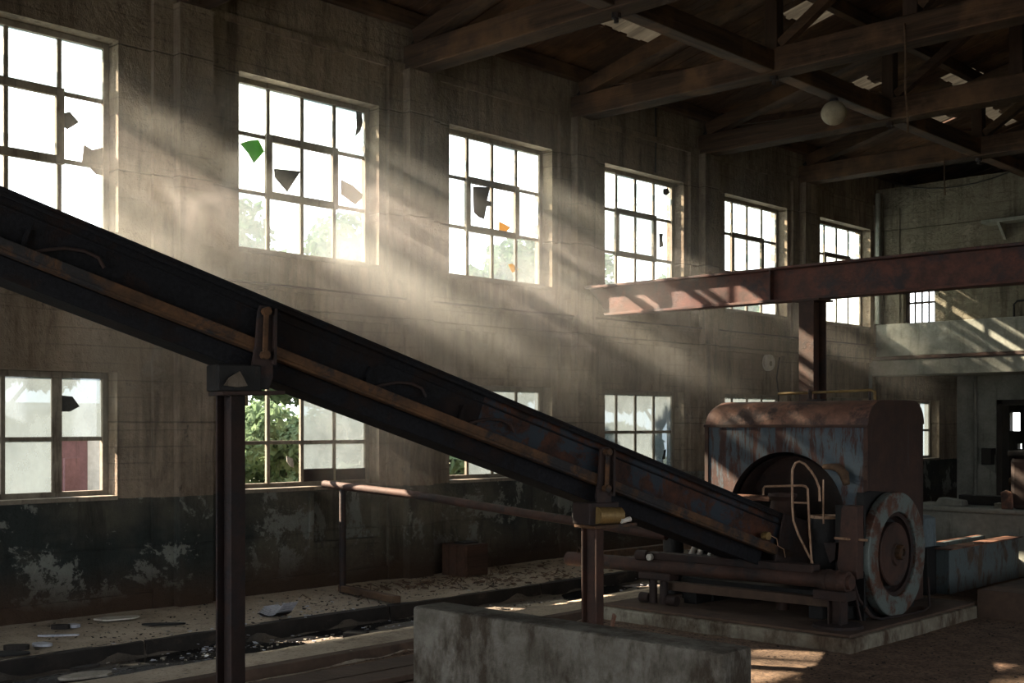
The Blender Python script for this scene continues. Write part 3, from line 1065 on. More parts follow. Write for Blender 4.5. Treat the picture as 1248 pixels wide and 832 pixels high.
def cp(t, s_, u_):
    """t metres from the high end, s_ metres towards the far side, u_ metres above the near top edge"""
    return A + dv * t - side * s_ + upn * u_


def cbar(mb, t0, t1, s0, s1, u0, u1):
    vs = [cp(t, s_, u_) for t in (t0, t1) for s_, u_ in ((s0, u0), (s1, u0), (s1, u1), (s0, u1))]
    return mb.add(vs, [(3, 2, 1, 0), (4, 5, 6, 7), (0, 1, 5, 4), (1, 2, 6, 5), (2, 3, 7, 6), (3, 0, 4, 7)])


def t_at(y):
    return (y - A.y) / dv.y


cv = thing('conveyor', 'long dark steel belt conveyor sloping down into the rusty machine', 'conveyor', tuple(A))
T1 = LEN + .08
split = t_at(6.3)
CW = .52
for nm, t0, t1, mt in (('side_channel', 0, split, M['black_steel']), ('side_channel', split, T1, M['blue_steel'])):
    q = MB()
    cbar(q, t0, t1, .0, .012, -.345, -.02)
    q.build(nm, mt, cv)
q = MB()
cbar(q, 0, T1, -.045, .03, -.022, 0)
cbar(q, 0, T1, -.045, -.03, -.05, -.022)
cbar(q, 0, T1, -.012, .0, -.105, -.09)
q.build('top_flange', M['black_steel'], cv, bevel=.005)
q = MB()
cbar(q, 0, T1, -.07, .02, -.365, -.345)
cbar(q, 0, T1, -.07, -.058, -.345, -.285)
cbar(q, 0, T1, -.058, 0, -.292, -.285)
q.build('bottom_flange', M['rust_edge'], cv, bevel=.004)
q = MB()
cbar(q, 0, T1, CW, CW + .012, -.345, -.02)
cbar(q, 0, T1, CW - .02, CW + .02, -.022, 0)
cbar(q, 0, T1, CW - .05, CW + .012, -.365, -.345)
q.build('far_channel', M['black_steel'], cv)
q = MB()
cbar(q, 0, T1 - .3, .07, CW - .04, -.47, -.37)
cbar(q, 0, T1 - .3, .03, .07, -.49, -.365)
q.build('return_beam', M['black_steel'], cv, bevel=.006)
q = MB()
n = 60
for i in range(n):
    t0, t1 = T1 * i / n, T1 * (i + 1) / n
    for (s0, u0), (s1, u1) in (((.03, -.04), (.14, -.12)), ((.14, -.12), (.38, -.12)), ((.38, -.12), (.5, -.04))):
        q.add([cp(t0, s0, u0), cp(t1, s0, u0), cp(t1, s1, u1), cp(t0, s1, u1), cp(t0, s0, u0 - .012), cp(t1, s0, u0 - .012), cp(t1, s1, u1 - .012), cp(t0, s1, u1 - .012)],
              [(0, 1, 2, 3), (7, 6, 5, 4), (0, 4, 5, 1), (3, 2, 6, 7)])
q.build('belt', M['rubber'], cv)
for i in range(9):
    t = .5 + i * .9
    q = MB().tube([cp(t, .02, -.24), cp(t, CW, -.24)], .04, 12)
    q.build('roller', M['rust_dark'], cv, smooth=True)
for t in (t_at(3.25), t_at(5.42), t_at(6.15)):
    q = MB()
    cbar(q, t - .012, t + .012, -.035, .0, -.35, -.17)
    q.build('web_rib', M['black_steel'], cv)
    q = MB().tube([cp(t + .04, -.03, -.31), cp(t + .12, -.035, -.255), cp(t + .22, -.035, -.2), cp(t + .33, -.035, -.17), cp(t + .42, -.035, -.175), cp(t + .47, -.03, -.22)], .011, 8)
    q.build('web_cable', M['rust_dark'], cv, smooth=True)


def bracket(t, mt):
    """slotted hanger plate with swing link on the channel side"""
    c = cp(t, -.075, -.11)
    h = Vector((dv.x, dv.y, 0)).normalized()
    z = Vector((0, 0, 1))
    o_ = side

    def P(a_, b_, d=0):
        return c + h * a_ + z * b_ + o_ * d
    q = MB()
    q.prism([P(-.045, .0), P(-.03, .04), P(.04, .04), P(.055, 0), P(.055, -.22), P(.06, -.42), P(.03, -.5), P(-.03, -.5), P(-.07, -.44), P(-.085, -.34), P(-.06, -.2)], o_ * .03)
    b_ = q.build('hanger_plate', mt, cv, bevel=.006)
    q = MB().bar(P(.0, -.0, .055), P(-.01, -.27, .055), .035, .02, tuple(o_))
    q.build('link', M['rust_edge'], b_, bevel=.006)
    q = MB()
    for a_, z_ in ((0, 0), (-.01, -.28)):
        q.tube([P(a_, z_, .03), P(a_, z_, .085)], .028, 8)
    q.build('bolt', M['rust_edge'], b_)
    q = MB().bar(P(.06, .02, .045), P(.055, -.34, .045), .02, .05, tuple(o_))
    q.build('rib', mt, b_)
    return P


for idx, (yy, xx, zt_) in enumerate(((4.40, 4.13, 2.02), (7.25, 4.79, 1.04))):
    t = t_at(yy + (.22 if idx == 0 else .08))
    P = bracket(t, M['rust_dark'])
    px, py = cp(t_at(yy), .0, 0).x, cp(t_at(yy), 0, 0).y
    # cross block under the channel
    q = MB()
    c = Vector((px, py, zt_ + .08))
    h = Vector((dv.x, dv.y, 0)).normalized()
    q.bar(c - h * .13 + side * .02, c + h * .16 + side * .02, .22, .17)
    q.build('cross_block', M['black'] if idx == 0 else M['rust_dark'], cv, bevel=.01)
    q = MB()
    q.bar(c - h * .12 + side * .05 - Vector((0, 0, .1)), c + h * .3 + side * .05 - Vector((0, 0, .09)), .26, .025)
    q.build('seat_plate', M['rust_edge'] if idx else M['rust_dark'], cv, bevel=.005)
    # cross bar carrying the far channel
    MB().bar(c + side * .08, c - side * .2, .1, .1).build('cross_bar', M['black'], cv)
    if idx:
        q = MB().tube([c + side * .14 - h * .07 + Vector((0, 0, -.01)), c + side * .14 + h * .16 + Vector((0, 0, -.02))], .065, 20)
        q.build('roller_sleeve', M['brass'], cv, smooth=True)
        q = MB().tube([c + side * .19 + h * .13 - Vector((0, 0, .06)), c + side * .19 + h * .22 - Vector((0, 0, .045))], [.02, .02], 10)
        q.build('sleeve_clip', M['white'], cv, smooth=True)
    else:
        q = MB()
        cc = c + side * .15 - h * .0
        q.prism([cc + h * a_ + Vector((0, 0, b_)) for a_, b_ in ((-.1, -.05), (-.07, .0), (0, .04), (.05, -.05), (-.02, -.06))], side * .02)
        q.build('bent_tab', M['shard_b'], cv)
    # support posts
    q = MB()
    wf, hf = (.135, .13)
    h_section(q, (px, py, -.0), (px, py, zt_ - .03), wf, hf, .014, .012, tuple((h * .3 + Vector((1, 0, 0))).normalized()))
    q.build('support_post', M['rust_dark'] if idx == 0 else M['rust'], cv, bevel=.003)
    MB().box(px - .13, px + .13, py - .13, py + .13, 0, .02).build('foot_plate', M['rust_dark'], cv)
# tail end: drum, guard plate and small fittings
q = MB().tube([cp(T1 - .02, .04, -.26), cp(T1 - .02, CW - .03, -.26)], .15, 24)
q.build('tail_drum', M['rust_dark'], cv, smooth=True)
q = MB()
q.prism([cp(T1 - .25, -.05, .0), cp(T1 + .12, -.05, .02), cp(T1 + .22, -.05, -.12), cp(T1 + .2, -.05, -.42), cp(T1 + .02, -.05, -.5), cp(T1 - .22, -.05, -.46)], side * .02)
q.build('guard_plate', M['rust_dark'], cv, bevel=.005)
q = MB().tube([cp(T1 - .42, -.06, -.25), cp(T1 - .42, -.12, -.25)], .035, 10)
q.build('grease_cup', M['brass'], cv, smooth=True)
q = MB().tube([cp(T1 - .4, -.12, -.24), cp(T1 - .34, -.14, -.25), cp(T1 - .3, -.13, -.3), cp(T1 - .22, -.13, -.31), cp(T1 - .17, -.12, -.37)], .004, 6)
q.build('loose_wire', M['rod'], cv)

# ------------------------------------------------------------------ pad and machine
q = MB()
q.box(3.7, 6.2, 8.72, 11.25, -.02, .115)
pd = q.build('concrete_pad', M['pad'], bevel=.02)
tag(pd, 'low worn concrete pad carrying the rusty machine', 'concrete pad')
q = MB()
q.box(3.66, 6.17, 8.76, 11.22, .115, .14)
qq = q.build('pad_topping', M['pad_top'], None, bevel=.006)
qq.parent = pd

X0, X1, Y0, Y1 = 3.98, 5.69, 10.0, 11.13
ZE, ZT = 1.8, 2.03
mc = thing('processing_machine', 'big rusty boxed machine with rounded hood and flywheel on a concrete pad', 'machine', (4.83, 10.5, .14))
# front panel with a round opening
cx, cz, cr_ = 4.86, .93, .62
q = MB()
N = 48
inner, outer = [], []
zb0 = .3
for k in range(N):
    t = 2 * PI * k / N
    c_, s_ = math.cos(t), math.sin(t)
    inner.append((cx + cr_ * c_, cz + cr_ * s_))
    tx = ((X1 - cx) / c_) if c_ > 1e-6 else ((X0 - cx) / c_ if c_ < -1e-6 else 9e9)
    tz = ((ZE - cz) / s_) if s_ > 1e-6 else ((zb0 - cz) / s_ if s_ < -1e-6 else 9e9)
    tt = min(tx, tz)
    outer.append((cx + tt * c_, cz + tt * s_))
corn = [(X1, ZE), (X0, ZE), (X0, zb0), (X1, zb0)]
for cc in corn:   # snap nearest outer sample to each corner
    j = min(range(N), key=lambda i: (outer[i][0] - cc[0]) ** 2 + (outer[i][1] - cc[1]) ** 2)
    outer[j] = cc
vs = [(p[0], Y0, p[1]) for p in inner] + [(p[0], Y0, p[1]) for p in outer] + [(p[0], Y0 + .02, p[1]) for p in inner] + [(p[0], Y0 + .02, p[1]) for p in outer]
fs = []
for k in range(N):
    j = (k + 1) % N
    fs += [(k, j, N + j, N + k), (2 * N + k, 3 * N + k, 3 * N + j, 2 * N + j), (k, 2 * N + k, 2 * N + j, j), (N + k, N + j, 3 * N + j, 3 * N + k)]
q.add(vs, fs)
q.build('front_panel', M['housing'], mc)
q = MB()
q.lathe([(cr_, -.0), (cr_, .42), (.0, .42)], (cx, Y0 + .01, cz), 'y', 48)
q.build('opening_liner', M['black'], mc, smooth=True)
q = MB()
q.lathe([(cr_ - .035, .06), (cr_ - .035, .3), (.3, .32), (.08, .26), (.0, .26)], (cx, Y0 + .01, cz), 'y', 48)
q.build('drum', M['rust_dark'], mc, smooth=True, label='dark drum inside the round opening')
# side, back, bottom
MB().box(X1 - .02, X1 + .004, Y0 + .0, Y1 + .004, .14, ZE + .03).build('side_panel', M['housing_side'], mc)
MB().box(X0, X0 + .02, Y0 + .02, Y1, .14, ZE).build('side_panel', M['housing_side'], mc)
MB().box(X0, X1, Y1 - .02, Y1, .14, ZE).build('rear_panel', M['housing_side'], mc)
# hood: rounded shoulders
prof = []
for k in range(9):
    t = PI / 2 * k / 8
    prof.append((Y0 - .01 + .3 * (1 - math.cos(t)), ZE + .23 * math.sin(t)))
for k in range(9):
    t = PI / 2 * k / 8
    prof.append((Y1 - .22 + .22 * math.sin(t), ZE + .01 + .22 * math.cos(t)))
r_ = random.Random(3)
q = MB()
nxx = 30
xs_ = [X0 - .01 + (X1 - X0 + .02) * i / nxx for i in range(nxx + 1)]
vs = []
for i, x in enumerate(xs_):
    for j, (y, z) in enumerate(prof):
        dent = 0
        for (dx_, dj, am, wd) in ((4.55, 4, .02, .1), (4.95, 6, .012, .2), (4.25, 5, .008, .15)):
            dent -= am * math.exp(-((x - dx_) / wd) ** 2 - ((j - dj) / 2) ** 2)
        edge = -.03 * math.exp(-((x - xs_[0]) / .03) ** 2)
        vs.append((x, y, z + dent + edge))
np_ = len(prof)
fs = [(i * np_ + j, (i + 1) * np_ + j, (i + 1) * np_ + j + 1, i * np_ + j + 1) for i in range(nxx) for j in range(np_ - 1)]
fs.append(tuple(range(np_)))
fs.append(tuple(nxx * np_ + j for j in range(np_ - 1, -1, -1)))
q.add(vs, fs)
q.build('hood', M['hood'], mc, smooth=True)
q = MB()
q.box(X0 - .02, X1 + .015, Y0 - .022, Y0 - .002, ZE - .022, ZE + .006)
q.box(X1 - .03, X1 + .012, Y0 - .014, Y0, .2, ZE - .02)
q.box(X0 - .012, X0 + .03, Y0 - .014, Y0, .2, ZE - .02)
q.build('edge_angle', M['rust'], mc, bevel=.003)
# end cap of the hood in the darker side colour
q = MB()
q.prism([(X1 + .001 + .009, y, z) for y, z in prof] + [], (.006, 0, 0))
q.build('hood_end', M['housing_side'], mc)
q = MB()
for k in range(12):
    z = .35 + k * .12
    for y in (Y0 - .02,):
        q.lathe([(0, -.008), (.009, -.004), (.01, 0)], (X1 - .01, y + .004, z), 'y', 8)
q.build('rivet', M['rust'], mc, smooth=True)
# grab rail on the hood
gr = MB()
zr = 2.115
gr.tube([(4.52, 10.45, zr - .005), (4.9, 10.45, zr), (5.5, 10.45, zr + .012), (5.54, 10.45, zr - .005), (5.545, 10.45, ZT - .01)], .014, 10)
g1 = gr.build('grab_rail', M['brass'], mc, smooth=True)
q = MB()
q.tube([(4.88, 10.43, zr + .03), (4.88, 10.43, ZT - .02)], .02, 8)
q.tube([(4.95, 10.47, zr + .02), (4.95, 10.47, ZT - .02)], .014, 8)
q.box(4.86, 5.02, 10.4, 10.5, ZT - .01, ZT + .02)
q.build('rail_bracket', M['rust_dark'], mc, smooth=True)
MB().tube([(5.50, 10.43, zr), (5.50, 10.43, ZT - .02)], .013, 8).build('rail_bracket', M['rust_dark'], mc, smooth=True)
# hook shaped exhaust stub on the front
q = MB().tube([(5.28, 9.98, 1.42), (5.38, 9.93, 1.425), (5.46, 9.9, 1.42), (5.53, 9.88, 1.36), (5.56, 9.87, 1.27)], [.025, .03, .04, .045, .03], 12)
q.build('bent_spout', M['old_wood'], mc, smooth=True, label='brown bent spout on the front panel')

# flywheel
WX, WY, WZ, WR = 6.0, 9.9, .682, .54
q = MB()
q.lathe([(WR - .008, .03), (WR, .022), (WR, -.05), (WR - .008, -.06), (.365, -.06), (.365, .022), (.372, .03), (WR - .008, .03)], (WX, WY, WZ), 'x', 64)
fw_ = q.build('flywheel', M['wheel'], mc, smooth=True, label='grey-blue painted rim with rusty inner edge')
q = MB()
q.lathe([(.36, -.02), (.33, -.03), (.315, -.06), (.30, -.10), (.0, -.1)], (WX, WY, WZ), 'x', 48)
q.lathe([(.366, .0), (.366, -.05), (.33, -.05), (.33, -.005), (.35, .0), (.366, .0)], (WX, WY, WZ), 'x', 48)
q.build('wheel_web', M['rust_dark'], fw_, smooth=True)
q = MB()
q.lathe([(.0, .035), (.09, .035), (.1, .015), (.24, .0), (.265, .01), (.275, -.0), (.275, -.06), (0, -.06)], (WX - .0, WY - .01, WZ), 'x', 48)
q.build('wheel_disc', M['rust'], fw_, smooth=True)
q = MB()
q.lathe([(.0, .07), (.03, .07), (.032, .085), (.06, .085), (.066, .075), (.066, 0)], (WX, WY - .01, WZ + .02), 'x', 12)
q.build('hub', M['rust_edge'], fw_, smooth=False)
q = MB().tube([(X1 + .0, WY, WZ), (WX + .04, WY, WZ)], .05, 16)
q.build('axle', M['rust_dark'], mc, smooth=True)
# housing behind wheel and guard plate at its side
q = MB()
q.prism([(5.925, 9.38, .16), (5.925, 10.45, .16), (5.925, 10.45, .95), (5.925, 10.2, 1.2), (5.925, 9.6, 1.24), (5.925, 9.38, 1.22)], (-.02, 0, 0))
q.build('wheel_guard', M['black'], mc, bevel=.006)
q = MB()
q.box(5.7, 5.93, 9.40, 9.43, .16, 1.12)
q.box(5.91, 5.985, 9.37, 9.40, .16, 1.235)
q.build('guard_front', M['black'], mc, bevel=.006)
q = MB()
q.tube([(5.99, 9.36, .26), (6.01, 9.42, .2), (6.02, 9.6, .155), (6.05, 9.9, .15), (6.08, 10.3, .15), (6.02, 10.55, .16), (6.0, 10.56, .42)], .012, 8)
q.tube([(5.9, 9.33, .95), (5.9, 9.28, .6), (5.95, 9.33, .35), (6.0, 9.5, .17)], .014, 8)
q.tube([(5.83, 9.3, .62), (5.84, 9.25, .4), (5.87, 9.28, .16)], .01, 8)
q.tube([(5.9, 9.26, .62), (5.95, 9.27, .4), (5.99, 9.3, .17)], .01, 8)
tag(q.build('loose_cable', M['rust_dark'], smooth=True), 'tangle of rusty rods and cable looping under the flywheel', 'cable', kind='stuff')

# machine base frame and dark works inside
q = MB()
q.box(4.15, 5.95, 9.32, 9.5, .28, .38)
q.box(4.15, 5.7, 9.86, 10.0, .26, .36)
q.box(4.2, 4.34, 9.3, 10.6, .14, .28)
q.box(5.5, 5.64, 9.3, 10.6, .14, .28)
q.build('base_beams', M['black'], mc, bevel=.008)

# parts crowding the machine front
q = MB()
q.box(4.3, 4.9, 9.66, 9.98, 1.10, 1.135)
q.build('feed_shelf', M['hood'], mc, bevel=.004)
MB().box(4.3, 4.9, 9.7, 9.98, .4, 1.10).build('feed_box', M['black'], mc, bevel=.006)
q = MB()
q.lathe([(.0, 1.165), (.11, 1.165), (.112, 1.185), (.125, 1.185), (.13, 1.16), (.1, 1.12), (.16, .8), (.0, .8)], (5.07, 9.6, 0), 'z', 24)
q.lathe([(.0, .8), (.06, .8), (.06, .14)], (5.07, 9.6, 0), 'z', 12)
q.build('cone_cup', M['rust'], mc, smooth=True)
q = MB()
q.lathe([(.0, .985), (.11, .985), (.118, 1.012), (.132, 1.012), (.14, .99), (.14, .45), (.1, .38), (0, .38)], (5.535, 9.55, 0), 'z', 28)
q.build('oil_pot', M['black'], mc, smooth=True)
q = MB()
q.lathe([(.112, .99), (.118, 1.014), (.134, 1.014), (.14, .99)], (5.535, 9.55, 0), 'z', 28)
q.build('pot_rim', M['rod'], mc, smooth=True)
MB().box(5.48, 5.6, 9.5, 9.62, .14, .38).build('pot_stand', M['black'], mc)
MB().tube([(5.575, 9.42, 1.33), (5.58, 9.42, .95)], .008, 8).build('dip_rod', M['rod'], mc, smooth=True)
q = MB()
q.prism([(5.83, 9.24, .93), (5.84, 9.24, 1.1), (5.86, 9.24, 1.13), (5.985, 9.24, 1.13), (5.985, 9.24, .52), (5.84, 9.24, .5), (5.8, 9.24, .62)], (0, .12, 0))
q.build('gear_box', M['rust'], mc, bevel=.008)
MB().tube([(5.80, 9.2, .855), (6.05, 9.3, .845)], .011, 8).build('control_rod', M['rod'], mc, smooth=True)
q = MB()
q.prism([(5.62, 9.34, .8), (5.74, 9.34, .8), (5.73, 9.34, .66), (5.68, 9.34, .62)], (0, .1, 0))
q.build('small_funnel', M['rust_dark'], mc, bevel=.004)
q = MB()
q.prism([(5.2, 9.62, .2), (5.8, 9.62, .2), (5.78, 9.62, .82), (5.3, 9.62, .9)], (0, .3, 0))
q.build('gear_cover', M['rust_dark'], mc, bevel=.01)
# looped rods
wr = thing('rod_handles', 'pair of thin bent steel rod handles standing before the round opening', 'rod handle', (5.1, 9.1, .6))
def arc(cx_, cz_, r__, a0, a1, n_, y):
    return [(cx_ + r__ * math.cos(math.radians(a0 + (a1 - a0) * k / n_)), y, cz_ + r__ * math.sin(math.radians(a0 + (a1 - a0) * k / n_))) for k in range(n_ + 1)]


# ------------------------------------------------------------------ pipe frame in front of the machine
pf = thing('pipe_rail_frame', 'thick rusty pipe on short legs in front of the machine', 'pipe frame', (4.5, 9.07, .14))
PY = 9.07
q = MB()
q.tube([(2.98, PY, .48), (5.78, PY, .515)], .068, 20)
q.build('main_pipe', M['rust'], pf, smooth=True)
q = MB()
q.tube([(5.76, PY, .515), (6.0, PY, .515)], .088, 16)
q.tube([(5.99, PY, .515), (6.03, PY, .515)], .06, 16)
q.tube([(5.8, PY, .515), (5.83, PY, .515)], .096, 16)
q.tube([(5.9, PY, .515), (5.92, PY, .515)], .096, 16)
q.build('pipe_flange', M['rust'], pf, smooth=True)
q = MB()
q.bar((3.95, PY + .02, .585), (5.7, PY + .02, .6), .12, .07)
q.build('upper_bar', M['rust_dark'], pf, bevel=.01)
q = MB()
q.tube([(3.86, PY - .03, .585), (3.98, PY - .03, .585)], .05, 14)
q.build('bar_end', M['rust_dark'], pf, smooth=True)
q = MB().tube([(4.04, PY - .06, .58), (4.04, PY - .1, .58)], .03, 10)
q.build('bolt_head', M['white'], pf, smooth=True)
for x in (4.02, 4.14):
    MB().tube([(x, PY, .42), (x, PY, .15)], .038, 12).build('leg', M['rust_dark'], pf, smooth=True)
q = MB().box(3.9, 4.26, PY - .08, PY + .08, .37, .44)
q.build('saddle', M['rust_dark'], pf, bevel=.015)
for x in (3.93, 4.24):
    MB().tube([(x - .05, PY, .19), (x + .05, PY, .19)], .048, 14).build('foot', M['rust_dark'], pf, smooth=True)
q = MB()
h_section(q, (5.9, PY, .15), (5.9, PY, .38), .12, .12, .014, .014, (1, 0, 0))
q.build('leg', M['rust_dark'], pf)
MB().box(5.72, 6.02, PY - .09, PY + .09, .36, .44).build('saddle', M['rust_dark'], pf, bevel=.008)
q = MB().lathe([(0, .165), (.2, .162), (.21, .14)], (5.9, PY, 0), 'z', 24)
q.build('foot_plate', M['rust_dark'], pf)
MB().bar((4.1, PY + .16, .3), (5.75, PY + .16, .31), .1, .08).build('lower_rail', M['pad_top'], pf, bevel=.008)
q = MB().tube([(3.1, PY, .55), (3.11, PY - .01, .58), (3.13, PY - .02, .6), (3.16, PY - .02, .59), (3.17, PY - .02, .55)], .01, 8)
q.build('eye', M['rust_edge'], pf, smooth=True)

# rod handle parts
ry = 9.19
MB().tube([(5.67, ry, 1.16), (5.665, ry, 1.27), (5.635, ry, 1.345), (5.59, ry, 1.41), (5.53, ry, 1.47), (5.478, ry, 1.49), (5.44, ry, 1.475), (5.41, ry, 1.42), (5.407, ry, 1.33),
           (5.41, ry, 1.1), (5.42, ry, .98), (5.47, ry, .86), (5.54, ry, .74), (5.6, ry, .64), (5.61, ry, .58)], .0105, 8).build('loop_rod', M['rod'], wr, smooth=True)
MB().tube([(5.123, ry, 1.19), (5.123, ry, 1.245), (5.14, ry, 1.265), (5.5, ry, 1.285), (5.535, ry, 1.28), (5.556, ry, 1.26), (5.575, ry, .9), (5.6, ry, .56)], .0105, 8).build('square_rod', M['rod'], wr, smooth=True)
MB().tube([(5.41, ry, 1.137), (5.56, ry, 1.137)], .009, 8).build('cross_rod', M['rod'], wr, smooth=True)

# ------------------------------------------------------------------ handrail
hr = thing('handrail', 'long rusty pipe handrail on one thin post, dipping towards the machine', 'handrail', (.55, 8.18, 0))
q = MB().tube([(.28, 8.14, 1.16), (1.6, 8.3, 1.085), (3.0, 8.44, .96), (4.5, 8.62, .83)], .042, 16)
q.build('top_pipe', M['rust'], hr, smooth=True)
MB().tube([(.55, 8.18, 0), (.55, 8.18, 1.12)], .036, 12).build('post', M['rust_dark'], hr, smooth=True)
tb = MB().bar((.5, 8.2, .045), (1.62, 8.02, .05), .09, .07)
tag(tb.build('timber_batten', M['old_wood'], bevel=.01), 'brown batten lying on the floor from the handrail foot to the kerb', 'timber')

# ------------------------------------------------------------------ concrete blocks
q = MB().box(5.78, 7.81, 4.48, 4.72, -.02, .80)
tag(q.build('concrete_block', M['concrete'], bevel=.018), 'long low concrete block wall standing nearest in front of the conveyor', 'concrete block')
q = MB().box(6.2, 9.5, 11.17, 14.4, -.02, .268)
tag(q.build('concrete_plinth', M['pad_top'], bevel=.012), 'flat concrete plinth catching sunlight beside the machine pad', 'plinth')
tr = thing('concrete_trough', 'long grey-green steel trough running away beside the machine', 'trough', (5.2, 13.5, 0))
q = MB()
q.box(5.3, 5.36, 12.5, 14.45, 0, .476)
q.box(4.9, 4.96, 12.5, 14.45, 0, .476)
q.box(4.96, 5.3, 12.5, 12.56, 0, .476)
q.box(4.96, 5.3, 12.56, 14.45, 0, .05)
q.build('trough_body', M['troughside'], tr, bevel=.006)
q = MB()
q.box(5.22, 5.40, 12.46, 14.47, .476, .492)
q.box(4.86, 4.92, 12.46, 14.47, .47, .478)
q.build('trough_rim', M['hood'], tr, bevel=.003)
q = MB()
q.prism([(4.86, 12.3, .5), (5.18, 12.3, .5), (5.17, 12.3, .8), (5.1, 12.3, .83), (4.86, 12.3, .84)], (0, .3, 0))
q2 = MB(); q2.v, q2.f = q.v, q.f
tag(q2.build('cement_block', M['blueblock'], bevel=.012), 'blue-grey block with chamfered corner sitting on the trough end', 'block')
MB_ = MB().box(4.7, 5.22, 12.28, 12.62, .0, .5)
tag(MB_.build('block_stand', M['black'], bevel=.01), 'black stand under the blue-grey block', 'stand')
q = MB()
q.box(3.9, 8.6, 14.5, 15.3, 0, .74)
q.box(3.86, 8.6, 14.46, 15.34, .74, .80)
tag(q.build('rubble_bench', M['plaster_lt'], bevel=.02), 'wide grey plastered bench wall behind the trough, sun patch on its face', 'bench')
tag(MB().box(4.95, 5.55, 14.75, 14.9, .8, .85).build('pale_board', M['chip_l'], bevel=.004), 'pale board lying on top of the grey bench wall', 'board')
tag(MB().box(4.4, 6.6, 15.0, 15.2, .8, .92).build('dark_timber', M['black'], bevel=.008), 'black timber lying along the back of the grey bench wall', 'timber')
q = MB().prism([(4.25, 14.6, .8), (4.62, 14.6, .8), (4.6, 14.6, .87), (4.32, 14.6, .9)], (0, .2, 0))
tag(q.build('rubble_lump', M['plaster_lt'], bevel=.01), 'grey lump resting on the bench wall beside the machine', 'rubble')

# cabinet machine cut by the frame edge
cb = thing('motor_cabinet', 'dark brown rounded cabinet standing on the end of the grey bench wall', 'cabinet', (5.8, 14.8, .8))
q = MB().box(5.22, 6.3, 14.52, 15.0, .8, 1.42)
q.build('cabinet_body', M['rust_dark'], cb, bevel=.06)
MB().box(5.2, 6.32, 14.5, 15.02, 1.43, 1.50).build('cabinet_cap', M['black'], cb, bevel=.02)
MB().lathe([(0, -.06), (.05, -.06), (.05, 0)], (5.22, 14.7, 1.12), 'x', 12).build('knob', M['old_wood'], cb, smooth=True)
q = MB().prism([(5.14, 14.48, .80), (5.28, 14.48, .80), (5.27, 14.48, 1.0), (5.2, 14.48, 1.03), (5.13, 14.48, 1.0)], (0, .03, 0))
tag(q.build('wood_wedge', M['hood'], bevel=.01), 'pale rounded wooden wedge leaning before the dark cabinet', 'wood block')

# black cylinder, bottles and stick behind the pipe
q = MB().lathe([(0, .82), (.09, .82), (.1, .8), (.1, .02), (0, .02)], (3.76, 9.75, 0.13), 'z', 28)
tag(q.build('black_drum', M['rubber'], smooth=True), 'glossy black upright cylinder behind the pipe frame', 'cylinder')
q = MB().lathe([(0, .62), (.05, .62), (.055, .6), (.055, 0.0), (0, 0.0)], (4.02, 9.9, 0.14), 'z', 20)
tag(q.build('black_canister', M['rubber'], smooth=True), 'slim black canister next to the glossy black cylinder', 'canister')
bx2 = thing('tool_tray', 'dark tray of small pale fittings behind the pipe frame', 'tray', (4.18, 9.65, .14))
MB().box(4.0, 4.36, 9.55, 9.75, .14, .56).build('tray_box', M['black'], bx2, bevel=.01)
for i, (x, y, l_) in enumerate(((4.06, 9.63, .07), (4.14, 9.65, .09), (4.26, 9.65, .06))):
    MB().tube([(x, y, .56), (x + .03, y, .56 + l_)], [.03, .022], 10).build('fitting', M['white'], bx2, smooth=True)
tm = MB().bar((2.15, 10.2, .34), (2.5, 12.1, .38), .1, .08)
lb_ = thing('side_timber', 'weathered timber rail on stub legs behind the tall post', 'timber', (2.3, 11.0, 0))
tm.build('rail', M['old_wood'], lb_, bevel=.01)
for p in ((2.2, 10.3), (2.46, 11.95)):
    MB().box(p[0] - .04, p[0] + .04, p[1] - .04, p[1] + .04, -.1, .31).build('leg', M['rust_dark'], lb_)
cable('red_stick', [(2.42, 11.7, .41), (2.42, 11.7, .8)], .012, M['rust'], 'thin red rod standing on the timber rail', 'rod')

# crate by the wall
ct = thing('wooden_crate', 'small brown slatted wooden crate against the long wall', 'crate', (.4, 10.1, 0))
q = MB().box(.19, .6, 9.99, 10.36, 0, .38)
q.build('crate_box', M['crate'], ct, bevel=.006)
q = MB()
for k in range(6):
    q.box(.6, .61, 10.0, 10.35, .02 + k * .06, .065 + k * .06)
for x in (.2, .34, .48):
    q.box(x, x + .11, 9.98, 9.99, .01, .37)
q.build('slat', M['crate'], ct, bevel=.003)
q = MB().box(.3, .5, 10.08, 10.3, .38, .4)
q.build('lid', M['black'], ct, bevel=.004)

# ------------------------------------------------------------------ planks on the lower floor
pk = ['long grey plank lying along the kerb close to the concrete block', 'second long plank lying parallel beside the first', 'third plank, the one nearest the concrete block']
for i, (x, wv, z, y0, y1) in enumerate(((3.95, .3, .03, 3.0, 7.6), (4.3, .24, .05, 3.4, 6.6), (4.66, .28, .03, 2.6, 7.0))):
    q = MB().bar((x, y0, z), (x + .12, y1, z), wv, .04)
    tag(q.build('floor_plank', M['pad_top'], bevel=.006), pk[i], 'plank', 'planks on the lower floor')

# ------------------------------------------------------------------ litter, single finds
def disc(name, mat, x, y, rx, ry, h, label, cat, rz_=0, tilt=0, z=.012):
    q = MB()
    n = 26
    r_ = random.Random(hash(name) % 99 + int(x * 100))
    ring = []
    for k in range(n):
        t = 2 * PI * k / n
        j = 1 + .05 * math.sin(3 * t + x) + .04 * math.sin(5 * t + y)
        ring.append((rx * j * math.cos(t), ry * j * math.sin(t)))
    c_, s_ = math.cos(rz_), math.sin(rz_)
    P = [(x + a_ * c_ - b_ * s_, y + a_ * s_ + b_ * c_, z + tilt * a_ + max(0, tilt) * rx) for a_, b_ in ring]
    q.prism(P, (0, 0, h))
    return tag(q.build(name, mat, bevel=.003), label, cat)


